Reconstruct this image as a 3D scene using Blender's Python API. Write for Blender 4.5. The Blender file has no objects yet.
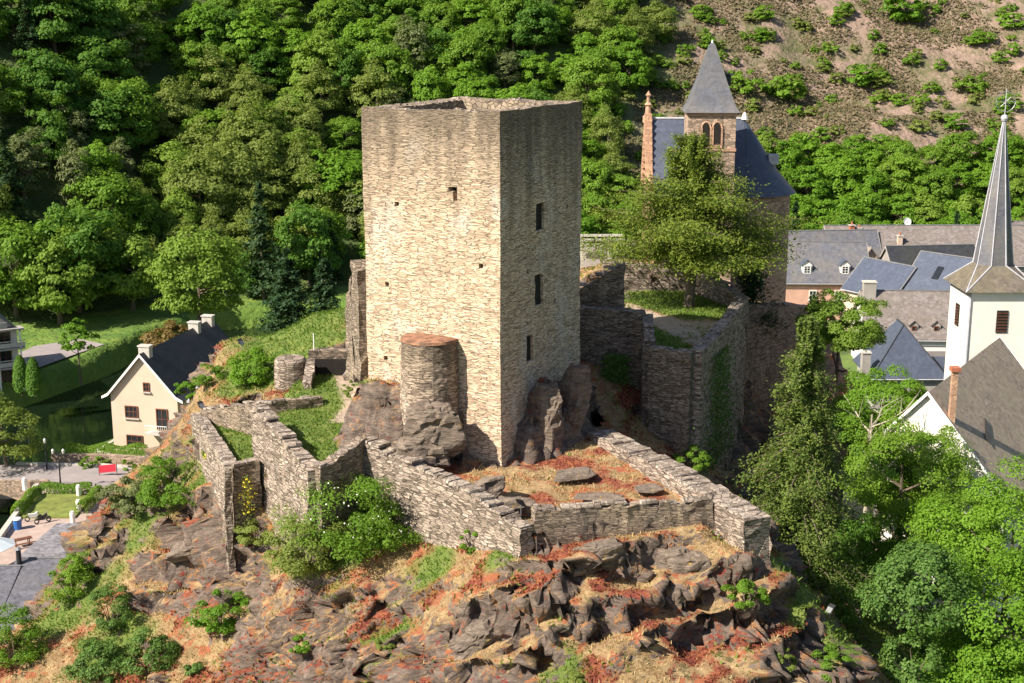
import bpy, math, random
import numpy as np
from mathutils import Vector

# ============================================================ camera, world, sun
C = bpy.context.scene.collection
scene = bpy.context.scene
CZ = 44.0
PITCH = math.radians(13.3)
FPX = 1400.0
cam_d = bpy.data.cameras.new("camera"); cam = bpy.data.objects.new("camera", cam_d); C.objects.link(cam)
cam.location = (0, 0, CZ); cam.rotation_euler = (math.radians(90) - PITCH, 0, 0)
cam_d.sensor_width = 36.0; cam_d.lens = 36.0 * FPX / 1024.0
cam_d.clip_start = 0.5; cam_d.clip_end = 3000
scene.camera = cam

SUN_AZ = math.atan2(-0.86, -0.51)      # towards the sun, measured from +Y to +X
SUN_EL = math.radians(41)
world = bpy.data.worlds.new("World"); scene.world = world; world.use_nodes = True
wn = world.node_tree; bg = wn.nodes["Background"]
sky = wn.nodes.new("ShaderNodeTexSky"); sky.sky_type = 'NISHITA'; sky.sun_disc = False
sky.sun_elevation = SUN_EL; sky.sun_rotation = SUN_AZ
sky.air_density = 1.0; sky.dust_density = 1.2
wn.links.new(sky.outputs[0], bg.inputs[0]); bg.inputs[1].default_value = 0.065
sun_d = bpy.data.lights.new("sun", 'SUN'); sun_d.energy = 5.0; sun_d.angle = math.radians(0.5)
sun_d.color = (1.0, 0.91, 0.76)
sun = bpy.data.objects.new("sun", sun_d); C.objects.link(sun)
sdir = Vector((math.sin(SUN_AZ) * math.cos(SUN_EL), math.cos(SUN_AZ) * math.cos(SUN_EL), math.sin(SUN_EL)))
sun.rotation_euler = sdir.to_track_quat('Z', 'Y').to_euler()
sun.location = sdir * 200
scene.view_settings.view_transform = 'Standard'
scene.view_settings.look = 'None'
scene.view_settings.exposure = 0.85
scene.view_settings.gamma = 1.0

R = random.Random(7)
rng = np.random.default_rng(11)

# ============================================================ helpers: placing
cp, sp = math.cos(PITCH), math.sin(PITCH)
def ray(u, v):
    x = (u - 512) / FPX; y = -(v - 341.5) / FPX
    return x, cp + y * sp, -sp + y * cp
def PY(u, v, Y):
    d = ray(u, v); t = Y / d[1]; return Vector((d[0] * t, Y, CZ + d[2] * t))
def PZ(u, v, z):
    d = ray(u, v); t = (z - CZ) / d[2]; return Vector((d[0] * t, d[1] * t, z))
def proj(x, y, z):
    dz = z - CZ; f = y * cp - dz * sp; up = y * sp + dz * cp
    return 512 + FPX * x / f, 341.5 - FPX * up / f

# ============================================================ helpers: noise (numpy)
def _h(ix, iy, iz, s=0):
    n = (ix.astype(np.int64) * 374761393 + iy.astype(np.int64) * 668265263 + iz.astype(np.int64) * 2147483647 + s * 974634777) & 0xffffffff
    n = ((n ^ (n >> 13)) * 1274126177) & 0xffffffff
    n = ((n ^ (n >> 16)) * 2246822519) & 0xffffffff
    return ((n ^ (n >> 15)) & 0xffffff) / float(0xffffff)
def vnoise(p, s=0):
    i = np.floor(p); f = p - i; f = f * f * (3 - 2 * f); r = 0
    for a in (0, 1):
        for b in (0, 1):
            for c in (0, 1):
                w = (f[:, 0] if a else 1 - f[:, 0]) * (f[:, 1] if b else 1 - f[:, 1]) * (f[:, 2] if c else 1 - f[:, 2])
                r = r + w * _h(i[:, 0] + a, i[:, 1] + b, i[:, 2] + c, s)
    return r * 2 - 1
def fbm(p, octs=4, s=0):
    r = 0; a = 1.0; t = 0
    for o in range(octs):
        r = r + a * vnoise(p * 2 ** o + 17.3 * o, s + o); t += a; a *= .5
    return r / t
def worley(p, s=0):
    i = np.floor(p); f = p - i
    d1 = np.full(len(p), 9.0); d2 = d1.copy(); cid = np.zeros(len(p))
    for a in (-1, 0, 1):
        for b in (-1, 0, 1):
            for c in (-1, 0, 1):
                X, Y_, Z = i[:, 0] + a, i[:, 1] + b, i[:, 2] + c
                d = np.sqrt((a + _h(X, Y_, Z, s) - f[:, 0]) ** 2 + (b + _h(X, Y_, Z, s + 1) - f[:, 1]) ** 2 + (c + _h(X, Y_, Z, s + 2) - f[:, 2]) ** 2)
                hh = _h(X, Y_, Z, s + 3)
                n1 = d < d1
                d2 = np.where(n1, d1, np.minimum(d2, d)); cid = np.where(n1, hh, cid); d1 = np.where(n1, d, d1)
    return d1, d2, cid
def facets(p, s=0, tilt=1.0):
    """broken-stone relief: every cell is a plane with its own height and slope"""
    i = np.floor(p); f = p - i; d1 = np.full(len(p), 9.0); d2 = d1.copy(); out = np.zeros(len(p))
    for a in (-1, 0, 1):
        for b in (-1, 0, 1):
            for c in (-1, 0, 1):
                X, Y_, Z = i[:, 0] + a, i[:, 1] + b, i[:, 2] + c
                v = np.stack([f[:, 0] - a - _h(X, Y_, Z, s), f[:, 1] - b - _h(X, Y_, Z, s + 1), f[:, 2] - c - _h(X, Y_, Z, s + 2)], 1)
                d = np.abs(v).max(1) * .6 + .4 * np.sqrt((v * v).sum(1))
                val = (_h(X, Y_, Z, s + 3) - .5) + tilt * ((_h(X, Y_, Z, s + 4) - .5) * v[:, 0] + (_h(X, Y_, Z, s + 5) - .5) * v[:, 1] + (_h(X, Y_, Z, s + 6) - .5) * v[:, 2])
                n1 = d < d1; d2 = np.where(n1, d1, np.minimum(d2, d)); out = np.where(n1, val, out); d1 = np.where(n1, d, d1)
    return out, d2 - d1
def col3(x, y, z=0):
    x = np.asarray(x, float); return np.stack([x, np.asarray(y, float) + 0 * x, np.asarray(z, float) + 0 * x], 1)
def sstep(a, b, x):
    t = np.clip((x - a) / (b - a), 0, 1); return t * t * (3 - 2 * t)
def in_poly(x, y, poly):
    ins = np.zeros(np.shape(x), bool); n = len(poly)
    for i in range(n):
        x1, y1 = poly[i][:2]; x2, y2 = poly[(i + 1) % n][:2]
        if y1 == y2: continue
        c = ((y1 > y) != (y2 > y)) & (x < (x2 - x1) * (y - y1) / (y2 - y1) + x1); ins ^= c
    return ins
def poly_dist(x, y, poly, closed=True):
    d = np.full(np.shape(x), 1e9); n = len(poly)
    for i in range(n if closed else n - 1):
        x1, y1 = poly[i][:2]; x2, y2 = poly[(i + 1) % n][:2]
        dx, dy = x2 - x1, y2 - y1; t = np.clip(((x - x1) * dx + (y - y1) * dy) / (dx * dx + dy * dy + 1e-9), 0, 1)
        d = np.minimum(d, np.hypot(x - x1 - t * dx, y - y1 - t * dy))
    return d

# ============================================================ helpers: materials
def new_mat(name):
    m = bpy.data.materials.new(name); m.use_nodes = True
    return m, m.node_tree.nodes, m.node_tree.links, m.node_tree.nodes["Principled BSDF"]
def mixc(N, L, fac, a, b):
    n = N.new("ShaderNodeMix"); n.data_type = 'RGBA'
    for s, val in ((0, fac), (6, a), (7, b)):
        if hasattr(val, 'links') or hasattr(val, 'is_linked'): L.new(val, n.inputs[s])
        elif s == 0: n.inputs[0].default_value = val
        else: n.inputs[s].default_value = (*val, 1)
    return n.outputs[2]
def noise_n(N, L, scale, detail=4, co=None, rough=.6, lo=0.35, hi=0.65):
    n = N.new("ShaderNodeTexNoise"); n.inputs['Scale'].default_value = scale; n.inputs['Detail'].default_value = detail; n.inputs['Roughness'].default_value = rough
    if co is not None: L.new(co, n.inputs['Vector'])
    r = N.new("ShaderNodeMapRange"); r.inputs[1].default_value = lo; r.inputs[2].default_value = hi
    L.new(n.outputs[0], r.inputs[0]); return r.outputs[0]
def coords(N, L, scale=(1, 1, 1), which='Object', rot=(0, 0, 0)):
    t = N.new("ShaderNodeTexCoord"); m = N.new("ShaderNodeMapping"); m.inputs['Scale'].default_value = scale; m.inputs['Rotation'].default_value = rot
    L.new(t.outputs[which], m.inputs[0]); return m.outputs[0]
def bump(N, L, h, bsdf, strength=.6, dist=.05):
    b = N.new("ShaderNodeBump"); b.inputs['Strength'].default_value = strength; b.inputs['Distance'].default_value = dist
    L.new(h, b.inputs['Height']); L.new(b.outputs[0], bsdf.inputs['Normal'])
def plain(name, c, rough=.8, var=.25, scale=1.5, metal=0.0, bs=0.0):
    m, N, L, b = new_mat(name)
    f = noise_n(N, L, scale, 5, coords(N, L))
    L.new(mixc(N, L, f, [x * (1 - var) for x in c], [min(1, x * (1 + var)) for x in c]), b.inputs['Base Color'])
    b.inputs['Roughness'].default_value = rough; b.inputs['Metallic'].default_value = metal
    if bs:
        n = N.new("ShaderNodeTexNoise"); n.inputs['Scale'].default_value = 12; L.new(coords(N, L), n.inputs[0]); bump(N, L, n.outputs[0], b, .5, bs)
    return m
def masonry(name, light, mid, dark, joint, sc=(3.0, 3.0, 11.0), joint_w=.07, stain=None, patch=None, holes=False, bs=.05):
    m, N, L, b = new_mat(name)
    base = coords(N, L)
    wn_ = N.new("ShaderNodeTexNoise"); wn_.inputs['Scale'].default_value = 1.3; wn_.inputs['Detail'].default_value = 2; L.new(base, wn_.inputs[0])
    vm = N.new("ShaderNodeVectorMath"); vm.operation = 'MULTIPLY_ADD'; L.new(wn_.outputs['Color'], vm.inputs[0]); vm.inputs[1].default_value = (.25, .25, .12); L.new(base, vm.inputs[2])
    mp = N.new("ShaderNodeMapping"); mp.inputs['Scale'].default_value = sc; L.new(vm.outputs[0], mp.inputs[0])
    v1 = N.new("ShaderNodeTexVoronoi"); v1.feature = 'F1'; v1.inputs['Scale'].default_value = 1; L.new(mp.outputs[0], v1.inputs[0])
    v2 = N.new("ShaderNodeTexVoronoi"); v2.feature = 'DISTANCE_TO_EDGE'; v2.inputs['Scale'].default_value = 1; L.new(mp.outputs[0], v2.inputs[0])
    sep = N.new("ShaderNodeSeparateColor"); L.new(v1.outputs['Color'], sep.inputs[0])
    cr = N.new("ShaderNodeValToRGB"); L.new(sep.outputs[0], cr.inputs[0])
    e = cr.color_ramp.elements; e[0].position = .08; e[0].color = (*dark, 1); e[1].position = .9; e[1].color = (*light, 1)
    k = e.new(.4); k.color = (*mid, 1)
    col = cr.outputs[0]
    big = noise_n(N, L, .45, 4, base, .6, .35, .7)
    col = mixc(N, L, big, col, [x * .62 for x in mid]) if False else col
    lo = noise_n(N, L, .6, 5, base, .65, .42, .66)
    n_ = N.new("ShaderNodeMath"); n_.operation = 'MULTIPLY'; L.new(lo, n_.inputs[0]); n_.inputs[1].default_value = .45
    col = mixc(N, L, n_.outputs[0], col, [x * 0.72 for x in mid])
    if patch:
        f = noise_n(N, L, .5, 6, coords(N, L, (1, 1, .5)), .7, .53, .60)
        n2 = N.new("ShaderNodeMath"); n2.operation = 'MULTIPLY'; L.new(f, n2.inputs[0]); n2.inputs[1].default_value = .6
        col = mixc(N, L, n2.outputs[0], col, patch)
    jr = N.new("ShaderNodeMapRange"); jr.inputs[1].default_value = joint_w * .3; jr.inputs[2].default_value = joint_w; L.new(v2.outputs[0], jr.inputs[0])
    jm = noise_n(N, L, 1.4, 4, base, .6, .38, .62)
    jx = N.new("ShaderNodeMath"); jx.operation = 'MULTIPLY_ADD'; L.new(jm, jx.inputs[0]); jx.inputs[1].default_value = -.65; jx.inputs[2].default_value = .9
    ji = N.new("ShaderNodeMath"); ji.operation = 'SUBTRACT'; ji.inputs[0].default_value = 1; L.new(jr.outputs[0], ji.inputs[1])
    jf = N.new("ShaderNodeMath"); jf.operation = 'MULTIPLY'; L.new(ji.outputs[0], jf.inputs[0]); L.new(jx.outputs[0], jf.inputs[1])
    col = mixc(N, L, jf.outputs[0], col, joint)
    ds = noise_n(N, L, 1, 3, coords(N, L, (1.7, 1.7, 9.5)), .5, .60, .68)
    d2 = N.new("ShaderNodeMath"); d2.operation = 'MULTIPLY'; L.new(ds, d2.inputs[0]); d2.inputs[1].default_value = .55
    col = mixc(N, L, d2.outputs[0], col, joint)
    if stain:   # dark weathering running down from the wall head
        z0, z1, sc_ = stain
        sx = N.new("ShaderNodeSeparateXYZ"); L.new(base, sx.inputs[0])
        dr = N.new("ShaderNodeTexNoise"); dr.inputs['Scale'].default_value = 1.0; dr.inputs['Detail'].default_value = 5; L.new(coords(N, L, (1.1, 1.1, .12)), dr.inputs[0])
        mr = N.new("ShaderNodeMapRange"); mr.inputs[1].default_value = z0; mr.inputs[2].default_value = z1; L.new(sx.outputs[2], mr.inputs[0])
        ad = N.new("ShaderNodeMath"); ad.operation = 'ADD'; L.new(mr.outputs[0], ad.inputs[0]); L.new(dr.outputs[0], ad.inputs[1])
        m2 = N.new("ShaderNodeMapRange"); m2.inputs[1].default_value = .95; m2.inputs[2].default_value = 1.45; m2.inputs[4].default_value = sc_; L.new(ad.outputs[0], m2.inputs[0])
        col = mixc(N, L, m2.outputs[0], col, (.13, .10, .075))
    L.new(col, b.inputs['Base Color']); b.inputs['Roughness'].default_value = .92
    hm = N.new("ShaderNodeMath"); hm.operation = 'MULTIPLY_ADD'; L.new(sep.outputs[1], hm.inputs[0]); hm.inputs[1].default_value = .7; L.new(jr.outputs[0], hm.inputs[2])
    bump(N, L, hm.outputs[0], b, 1.0, bs)
    return m
def roofmat(name, c, sc=(3, 3, 6), var=.25, lichen=None, rough=.6):
    m, N, L, b = new_mat(name)
    base = coords(N, L)
    mp = N.new("ShaderNodeMapping"); mp.inputs['Scale'].default_value = sc; L.new(base, mp.inputs[0])
    v = N.new("ShaderNodeTexVoronoi"); v.inputs['Scale'].default_value = 1; L.new(mp.outputs[0], v.inputs[0])
    s = N.new("ShaderNodeSeparateColor"); L.new(v.outputs['Color'], s.inputs[0])
    col = mixc(N, L, s.outputs[0], [x * (1 - var) for x in c], [x * (1 + var) for x in c])
    f = noise_n(N, L, .5, 6, base, .7, .4, .7)
    col = mixc(N, L, f, col, lichen if lichen else [x * (1 - var * .8) for x in c])
    st_ = noise_n(N, L, 1, 4, coords(N, L, (2.2, 2.2, .35)), .6, .35, .7); s2 = N.new("ShaderNodeMath"); s2.operation = 'MULTIPLY'; L.new(st_, s2.inputs[0]); s2.inputs[1].default_value = .5
    col = mixc(N, L, s2.outputs[0], col, [x * .6 for x in c])
    L.new(col, b.inputs['Base Color']); b.inputs['Roughness'].default_value = rough
    bump(N, L, s.outputs[1], b, .5, .02)
    return m
def leafmat(name, a, b_, tr=.35, hue_by_object=.5):
    m, N, L, b = new_mat(name)
    g = N.new("ShaderNodeNewGeometry"); oi = N.new("ShaderNodeObjectInfo")
    mx = N.new("ShaderNodeMath"); mx.operation = 'MULTIPLY_ADD'; L.new(oi.outputs['Random'], mx.inputs[0]); mx.inputs[1].default_value = hue_by_object
    sc = N.new("ShaderNodeMath"); sc.operation = 'MULTIPLY'; L.new(g.outputs['Random Per Island'], sc.inputs[0]); sc.inputs[1].default_value = 1 - hue_by_object
    L.new(sc.outputs[0], mx.inputs[2])
    col = mixc(N, L, mx.outputs[0], a, b_)
    L.new(col, b.inputs['Base Color']); b.inputs['Roughness'].default_value = .6; b.inputs['Specular IOR Level'].default_value = .25
    t = N.new("ShaderNodeBsdfTranslucent"); L.new(mixc(N, L, .35, col, (.35, .5, .05)), t.inputs[0])
    ms = N.new("ShaderNodeMixShader"); ms.inputs[0].default_value = tr
    L.new(b.outputs[0], ms.inputs[1]); L.new(t.outputs[0], ms.inputs[2]); L.new(ms.outputs[0], N["Material Output"].inputs[0])
    return m

M = {}
M['keep'] = masonry('keep_stone', (.78, .61, .45), (.68, .52, .375), (.43, .32, .225), (.20, .14, .10), (1.9, 1.9, 12.5), .065, (8, 18.4, .85), (.70, .61, .53), bs=.05)
M['keeptop'] = masonry('keep_rim_stone', (.42, .33, .24), (.3, .23, .17), (.17, .13, .1), (.1, .08, .06), (3, 3, 4), .08)
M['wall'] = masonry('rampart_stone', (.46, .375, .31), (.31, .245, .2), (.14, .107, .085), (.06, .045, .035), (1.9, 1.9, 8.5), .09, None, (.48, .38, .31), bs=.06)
M['walld'] = masonry('darker_rampart_stone', (.36, .28, .22), (.25, .195, .15), (.14, .11, .085), (.07, .055, .042), (2.2, 2.2, 9.5), .08, None, (.40, .31, .22), bs=.06)  # rampart rubble in a darker tone
M['coping'] = masonry('coping_stone', (.44, .37, .31), (.31, .25, .21), (.18, .14, .11), (.14, .11, .09), (3, 3, 3), .05)
M['chapel'] = masonry('chapel_stone', (.52, .37, .28), (.40, .29, .22), (.24, .18, .14), (.2, .16, .13), (2.6, 2.6, 5), .06)
M['pinkstone'] = masonry('pink_sandstone', (.6, .36, .24), (.5, .3, .2), (.4, .24, .16), (.3, .2, .15), (2, 2, 3), .04, bs=.02)
M['slate'] = roofmat('blue_slate', (.085, .102, .15), (3, 3, 5), .18, None, .45)
M['slategrey'] = roofmat('grey_slate', (.125, .13, .16), (3, 3, 5), .2, (.2, .18, .16), .6)
M['slateold'] = roofmat('old_brown_slate', (.27, .21, .17), (3.5, 3.5, 6), .3, (.33, .28, .19), .8)
M['slatepink'] = roofmat('old_pinkish_slate', (.22, .19, .185), (3, 3, 5), .35, (.19, .155, .13), .8)
M['slatestone'] = roofmat('stone_slab_slate', (.24, .225, .25), (4, 4, 6), .6, (.25, .24, .27), .8)
M['slatenear'] = roofmat('near_slate', (.12, .12, .15), (4, 4, 9), .45, (.15, .145, .16), .6)
M['slatedark'] = roofmat('dark_slate', (.035, .038, .048), (3, 3, 4), .3, (.05, .05, .045), .6)
M['white'] = plain('white_render', (.8, .755, .70), .85, .05, .6)
M['cream'] = plain('cream_render', (.60, .47, .37), .85, .06, .5)
M['pink'] = plain('pink_render', (.6, .36, .28), .85, .12, .6)
M['grey'] = plain('grey_render', (.36, .33, .31), .85, .15, .8)
M['trim'] = plain('white_paint', (.8, .8, .78), .5, .05)
M['lead'] = plain('lead_flashing', (.45, .45, .5), .5, .15)
M['ridge'] = plain('dark_ridge', (.16, .16, .175), .7, .2)
M['glass'] = plain('dark_window_glass', (.02, .025, .03), .15, .2)
M['dark'] = plain('painted_opening_shade', (.015, .012, .01), .95, .3)  # near-black colour painted as the shade inside openings
M['wood'] = plain('brown_wood', (.16, .06, .035), .6, .25)
M['concrete'] = plain('pale_concrete', (.5, .47, .43), .85, .15, 2)
M['brick'] = plain('red_brick', (.4, .13, .07), .85, .25, 4)
M['metal'] = plain('grey_metal', (.3, .31, .33), .45, .1, 2, .6)
M['blackmetal'] = plain('black_metal', (.03, .03, .035), .5, .2, 2, .2)
M['bark'] = plain('bark', (.13, .10, .075), .95, .35, 5, 0, .03)
M['deadwood'] = plain('bare_grey_wood', (.42, .36, .3), .9, .2, 4)
M['asphalt'] = plain('pinkish_asphalt', (.30, .26, .26), .9, .1, .8)
M['paving'] = plain('pink_paving', (.42, .32, .28), .9, .12, 1.5)
M['blue'] = plain('blue_plastic', (.03, .14, .45), .5, .1)
M['red'] = plain('red_cloth', (.6, .03, .06), .7, .1)
M['redpaint'] = plain('dull_red_car_paint', (.25, .03, .02), .3, .1)
M['yellow'] = plain('yellow_petals', (.75, .6, .02), .7, .1)
M['whitepetal'] = plain('white_petals', (.8, .8, .72), .7, .05)
M['leaf_bright'] = leafmat('bright_green_leaves', (.10, .23, .015), (.20, .36, .03), .42)
M['leaf_mid'] = leafmat('mid_green_leaves', (.11, .23, .02), (.22, .36, .04), .45)
M['leaf_deep'] = leafmat('deep_green_leaves', (.06, .165, .02), (.14, .27, .035), .42)
M['leaf_olive'] = leafmat('olive_leaves', (.17, .23, .04), (.27, .33, .08), .45)
M['leaf_pale'] = leafmat('pale_yellow_green_leaves', (.17, .28, .035), (.27, .40, .06), .45)
M['leaf_grey'] = leafmat('grey_green_leaves', (.13, .17, .06), (.21, .23, .10), .35)
M['leaf_rust'] = leafmat('rusty_leaves', (.15, .10, .03), (.26, .16, .05), .3)
M['needle'] = leafmat('conifer_needles', (.018, .05, .02), (.04, .085, .025), .15)
M['needle_gold'] = leafmat('golden_green_needles', (.065, .12, .015), (.22, .27, .035), .3, .1)
M['needle_spruce'] = leafmat('spruce_needles', (.05, .10, .02), (.21, .27, .055), .3, .1)
M['ivy'] = leafmat('ivy_leaves', (.05, .12, .02), (.14, .24, .05), .25, .1)
M['dry'] = leafmat('dry_grass_blades', (.46, .30, .12), (.62, .48, .26), .25, 0)
M['rustgrass'] = leafmat('rust_red_succulents', (.17, .035, .025), (.30, .10, .05), .2, 0)
M['grassblade'] = leafmat('green_grass_blades', (.08, .17, .02), (.2, .28, .04), .3, 0)
M['scrub'] = leafmat('low_scrub_leaves', (.08, .09, .035), (.24, .17, .11), .2, 0)

# ============================================================ helpers: meshes
class MB:
    def __init__(s): s.v = []; s.f = []
    def quad(s, *p):
        n = len(s.v); s.v += [tuple(q) for q in p]; s.f.append(tuple(range(n, n + len(p))))
    def box(s, c, size, rz=0.0, taper=1.0):
        cx, cy, cz = c; a, b, h = size[0] / 2, size[1] / 2, size[2]
        ca, sa = math.cos(rz), math.sin(rz); n = len(s.v)
        for z, k in ((cz, 1.0), (cz + h, taper)):
            for dx, dy in ((-a, -b), (a, -b), (a, b), (-a, b)):
                dx *= k; dy *= k
                s.v.append((cx + dx * ca - dy * sa, cy + dx * sa + dy * ca, z))
        s.f += [(n, n + 3, n + 2, n + 1), (n + 4, n + 5, n + 6, n + 7), (n, n + 1, n + 5, n + 4), (n + 1, n + 2, n + 6, n + 5), (n + 2, n + 3, n + 7, n + 6), (n + 3, n, n + 4, n + 7)]
        return s
    def prism(s, pts, z0, z1):
        n = len(s.v); k = len(pts)
        s.v += [(p[0], p[1], z0) for p in pts] + [(p[0], p[1], z1) for p in pts]
        s.f.append(tuple(range(n + k - 1, n - 1, -1))); s.f.append(tuple(range(n + k, n + 2 * k)))
        for i in range(k): j = (i + 1) % k; s.f.append((n + i, n + j, n + k + j, n + k + i))
        return s
    def slab(s, pts, t):           # thick polygon: pts is a planar 3D ring, t = thickness vector
        n = len(s.v); k = len(pts); t = Vector(t)
        s.v += [tuple(Vector(p)) for p in pts] + [tuple(Vector(p) + t) for p in pts]
        s.f.append(tuple(range(n, n + k))); s.f.append(tuple(range(n + 2 * k - 1, n + k - 1, -1)))
        for i in range(k): j = (i + 1) % k; s.f.append((n + j, n + i, n + k + i, n + k + j))
        return s
    def tube(s, pts, rad, seg=7):
        pts = [Vector(p) for p in pts]; n = len(s.v)
        if not hasattr(rad, '__len__'): rad = [rad] * len(pts)
        for i, p in enumerate(pts):
            d = (pts[min(i + 1, len(pts) - 1)] - pts[max(i - 1, 0)]).normalized()
            a = d.orthogonal().normalized() if abs(d.z) > .99 else d.cross(Vector((0, 0, 1))).normalized(); b = d.cross(a)
            for k in range(seg):
                t = 2 * math.pi * k / seg; s.v.append(tuple(p + rad[i] * (a * math.cos(t) + b * math.sin(t))))
        for i in range(len(pts) - 1):
            for k in range(seg):
                q = (k + 1) % seg; s.f.append((n + i * seg + k, n + i * seg + q, n + (i + 1) * seg + q, n + (i + 1) * seg + k))
        s.f.append(tuple(range(n + seg - 1, n - 1, -1))); m = n + (len(pts) - 1) * seg; s.f.append(tuple(range(m, m + seg)))
        return s
    def lathe(s, prof, seg=16, c=(0, 0, 0), a0=0, a1=2 * math.pi):
        n = len(s.v); full = abs(a1 - a0 - 2 * math.pi) < 1e-4; ns = seg if full else seg + 1
        for r, z in prof:
            for k in range(ns):
                t = a0 + (a1 - a0) * k / seg; s.v.append((c[0] + r * math.cos(t), c[1] + r * math.sin(t), c[2] + z))
        for i in range(len(prof) - 1):
            for k in range(seg):
                q = (k + 1) % ns; s.f.append((n + i * ns + k, n + i * ns + q, n + (i + 1) * ns + q, n + (i + 1) * ns + k))
        return s
    def build(s, name, mat, parent=None, smooth=False, loc=None):
        me = bpy.data.meshes.new(name); me.from_pydata(s.v, [], s.f); me.update()
        if smooth: me.polygons.foreach_set('use_smooth', [True] * len(me.polygons))
        return link(name, me, mat, parent, loc)
def link(name, me, mat, parent=None, loc=None):
    if mat is not None: me.materials.append(mat)
    o = bpy.data.objects.new(name, me); C.objects.link(o)
    if parent is not None: o.parent = parent
    if loc is not None: o.location = loc
    return o
def np_mesh(name, verts, faces, smooth=False):
    me = bpy.data.meshes.new(name); nf, k = faces.shape
    me.vertices.add(len(verts)); me.vertices.foreach_set('co', verts.astype(np.float32).ravel())
    me.loops.add(nf * k); me.loops.foreach_set('vertex_index', faces.astype(np.int32).ravel())
    me.polygons.add(nf); me.polygons.foreach_set('loop_start', np.arange(0, nf * k, k, dtype=np.int32))
    me.update(calc_edges=True)
    if smooth: me.polygons.foreach_set('use_smooth', np.ones(nf, bool))
    return me
def tag(o, label=None, cat=None, group=None, kind=None):
    if label: o['label'] = label
    if cat: o['category'] = cat
    if group: o['group'] = group
    if kind: o['kind'] = kind
    return o
def thing(name, loc, label, cat, group=None, rz=0):
    o = bpy.data.objects.new(name, None); C.objects.link(o); o.location = loc; o.rotation_euler = (0, 0, rz)
    o.empty_display_size = .3
    return tag(o, label, cat, group)

# ============================================================ GROUND HEIGHTS
keepN = Vector((-0.6, 70.0, 0)); dL = Vector((-.889, .459, 0)); dR = Vector((.459, .889, 0))
LW, RW = 8.15, 9.8
river = [(-75, 100), (-62, 128), (-60, 147), (-55.5, 158), (-51.5, 168), (-49, 181), (-43, 194), (-25, 200), (-8, 185), (-24, 172), (-31, 158), (-35.5, 146), (-37.5, 138), (-40.8, 130.5), (-43.3, 127), (-41.7, 117), (-40.9, 111), (-39.8, 100), (-39, 90), (-56, 88)]
foot = [(-160, 110), (-90, 150), (-66, 176), (-50, 190), (-20, 206), (20, 212), (60, 222), (120, 226), (400, 200)]
def hill_dist(x, y):
    fx = np.array([p[0] for p in foot]); fy = np.array([p[1] for p in foot])
    return (y - np.interp(x, fx, fy)) * .86
def ground_z(x, y):
    x = np.asarray(x, float); y = np.asarray(y, float)
    sh = x.shape; xf, yf = x.ravel(), y.ravel()
    z = 2.8 + .15 * fbm(col3(xf / 9, yf / 9), 2)
    d = hill_dist(xf, yf)
    h = np.maximum(d, 0)
    hill = .15 * h + .50 * np.maximum(h - 6, 0) + fbm(col3(xf / 28, yf / 28), 4, 5) * np.minimum(h * .18, 6.5) + fbm(col3(xf / 6, yf / 6), 3, 9) * np.minimum(h * .06, 1.1)
    z = z + np.where(d > 0, hill, 0)
    z = np.minimum(z, 118 + 6 * fbm(col3(xf / 60, yf / 60), 2))
    # village stands on a gently rising shelf
    sh_ = sstep(20, 40, xf) * sstep(100, 150, yf) * (1 - sstep(195, 230, yf)); z = z + 4.5 * sh_
    inr = in_poly(xf, yf, river); dr = poly_dist(xf, yf, river)
    z = np.where(inr, 2.8 - np.minimum(dr * 1.8, 5.2), z)
    return z.reshape(sh)

# castle rock: scattered heights joined by a multiquadric surface
cps = [(540,535,60.6),(620,530,61.4),(700,527,62.3),(560,575,59.4),(620,582,59.8),(690,578,60.4),(560,622,58.0),(640,622,58.4),(700,640,58.4),
 (480,683,57.2),(560,683,55.8),(640,683,55.6),(720,683,56),(785,683,57),(745,560,60.4),(775,580,60.4),(830,628,61),(872,660,62),(896,683,62.3),
 (505,560,61.2),(470,602,60.4),(430,640,60),(400,683,59.6),(445,548,65.0),(405,528,68),(385,560,66.5),(340,600,65),(300,640,64.5),(300,683,63),
 (262,600,68),(243,588,70.6),(330,545,68),(290,545,70.5),(232,640,68),(180,683,66.5),(120,683,68.5),(60,683,70),(0,683,71),(0,642,74.5),(60,625,75.5),
 (200,560,74),(150,560,76),(110,560,78),(97,520,81),(118,482,84),(150,502,81),(152,480,82.5),(190,500,77.5),(188,445,82.5),(215,520,74),
 (200,398,85.5),(187,412,86),(235,368,88),(218,347,91),(262,342,90),(300,322,92),(345,310,92.5),(262,382,86.5),(240,388,85.5),
 (560,440,74),(620,440,76.3),(690,470,76.8)]
cpt = [tuple(PY(*c)) for c in cps]
cpt += [(20,66,8),(24,75,5),(21,57,8),(27,60,3),(15.5,69,13.5),(12.5,67.5,18.5),(18,80,10),(22,90,7),(-30,84,4),(-29,92,3),(-27,100,2),(-25,92,10),(-20,103,8),(-10,107,8),(-13,99,17),(0,108,14),
 (-5,95,24),(3,93,24.3),(8,88,24.2),(12,98,24.3),(19,106,21.5),(24.5,108,19),(10,112,22),(15,120,18),(31,112,5),(20,97,14),(17.5,88,11),(5,104,25),(-34,75,3),(-40,66,2),(-30,60,6),
 (-10,60,9),(0,50,10),(12,50,10),(25,48,2),(-20,56,7),(0,40,4),(-30,45,0),(25,125,3),(0,125,2),(-20,115,1),(38,100,1),(35,80,1),(38,60,0),(-45,100,1),(-45,85,1)]
cpt = np.array(cpt, float)
def _phi(r): return np.sqrt(r * r + 1.2 ** 2)
_n = len(cpt); _A = _phi(np.hypot(cpt[:, None, 0] - cpt[None, :, 0], cpt[:, None, 1] - cpt[None, :, 1])) + np.eye(_n) * -0.05
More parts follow.
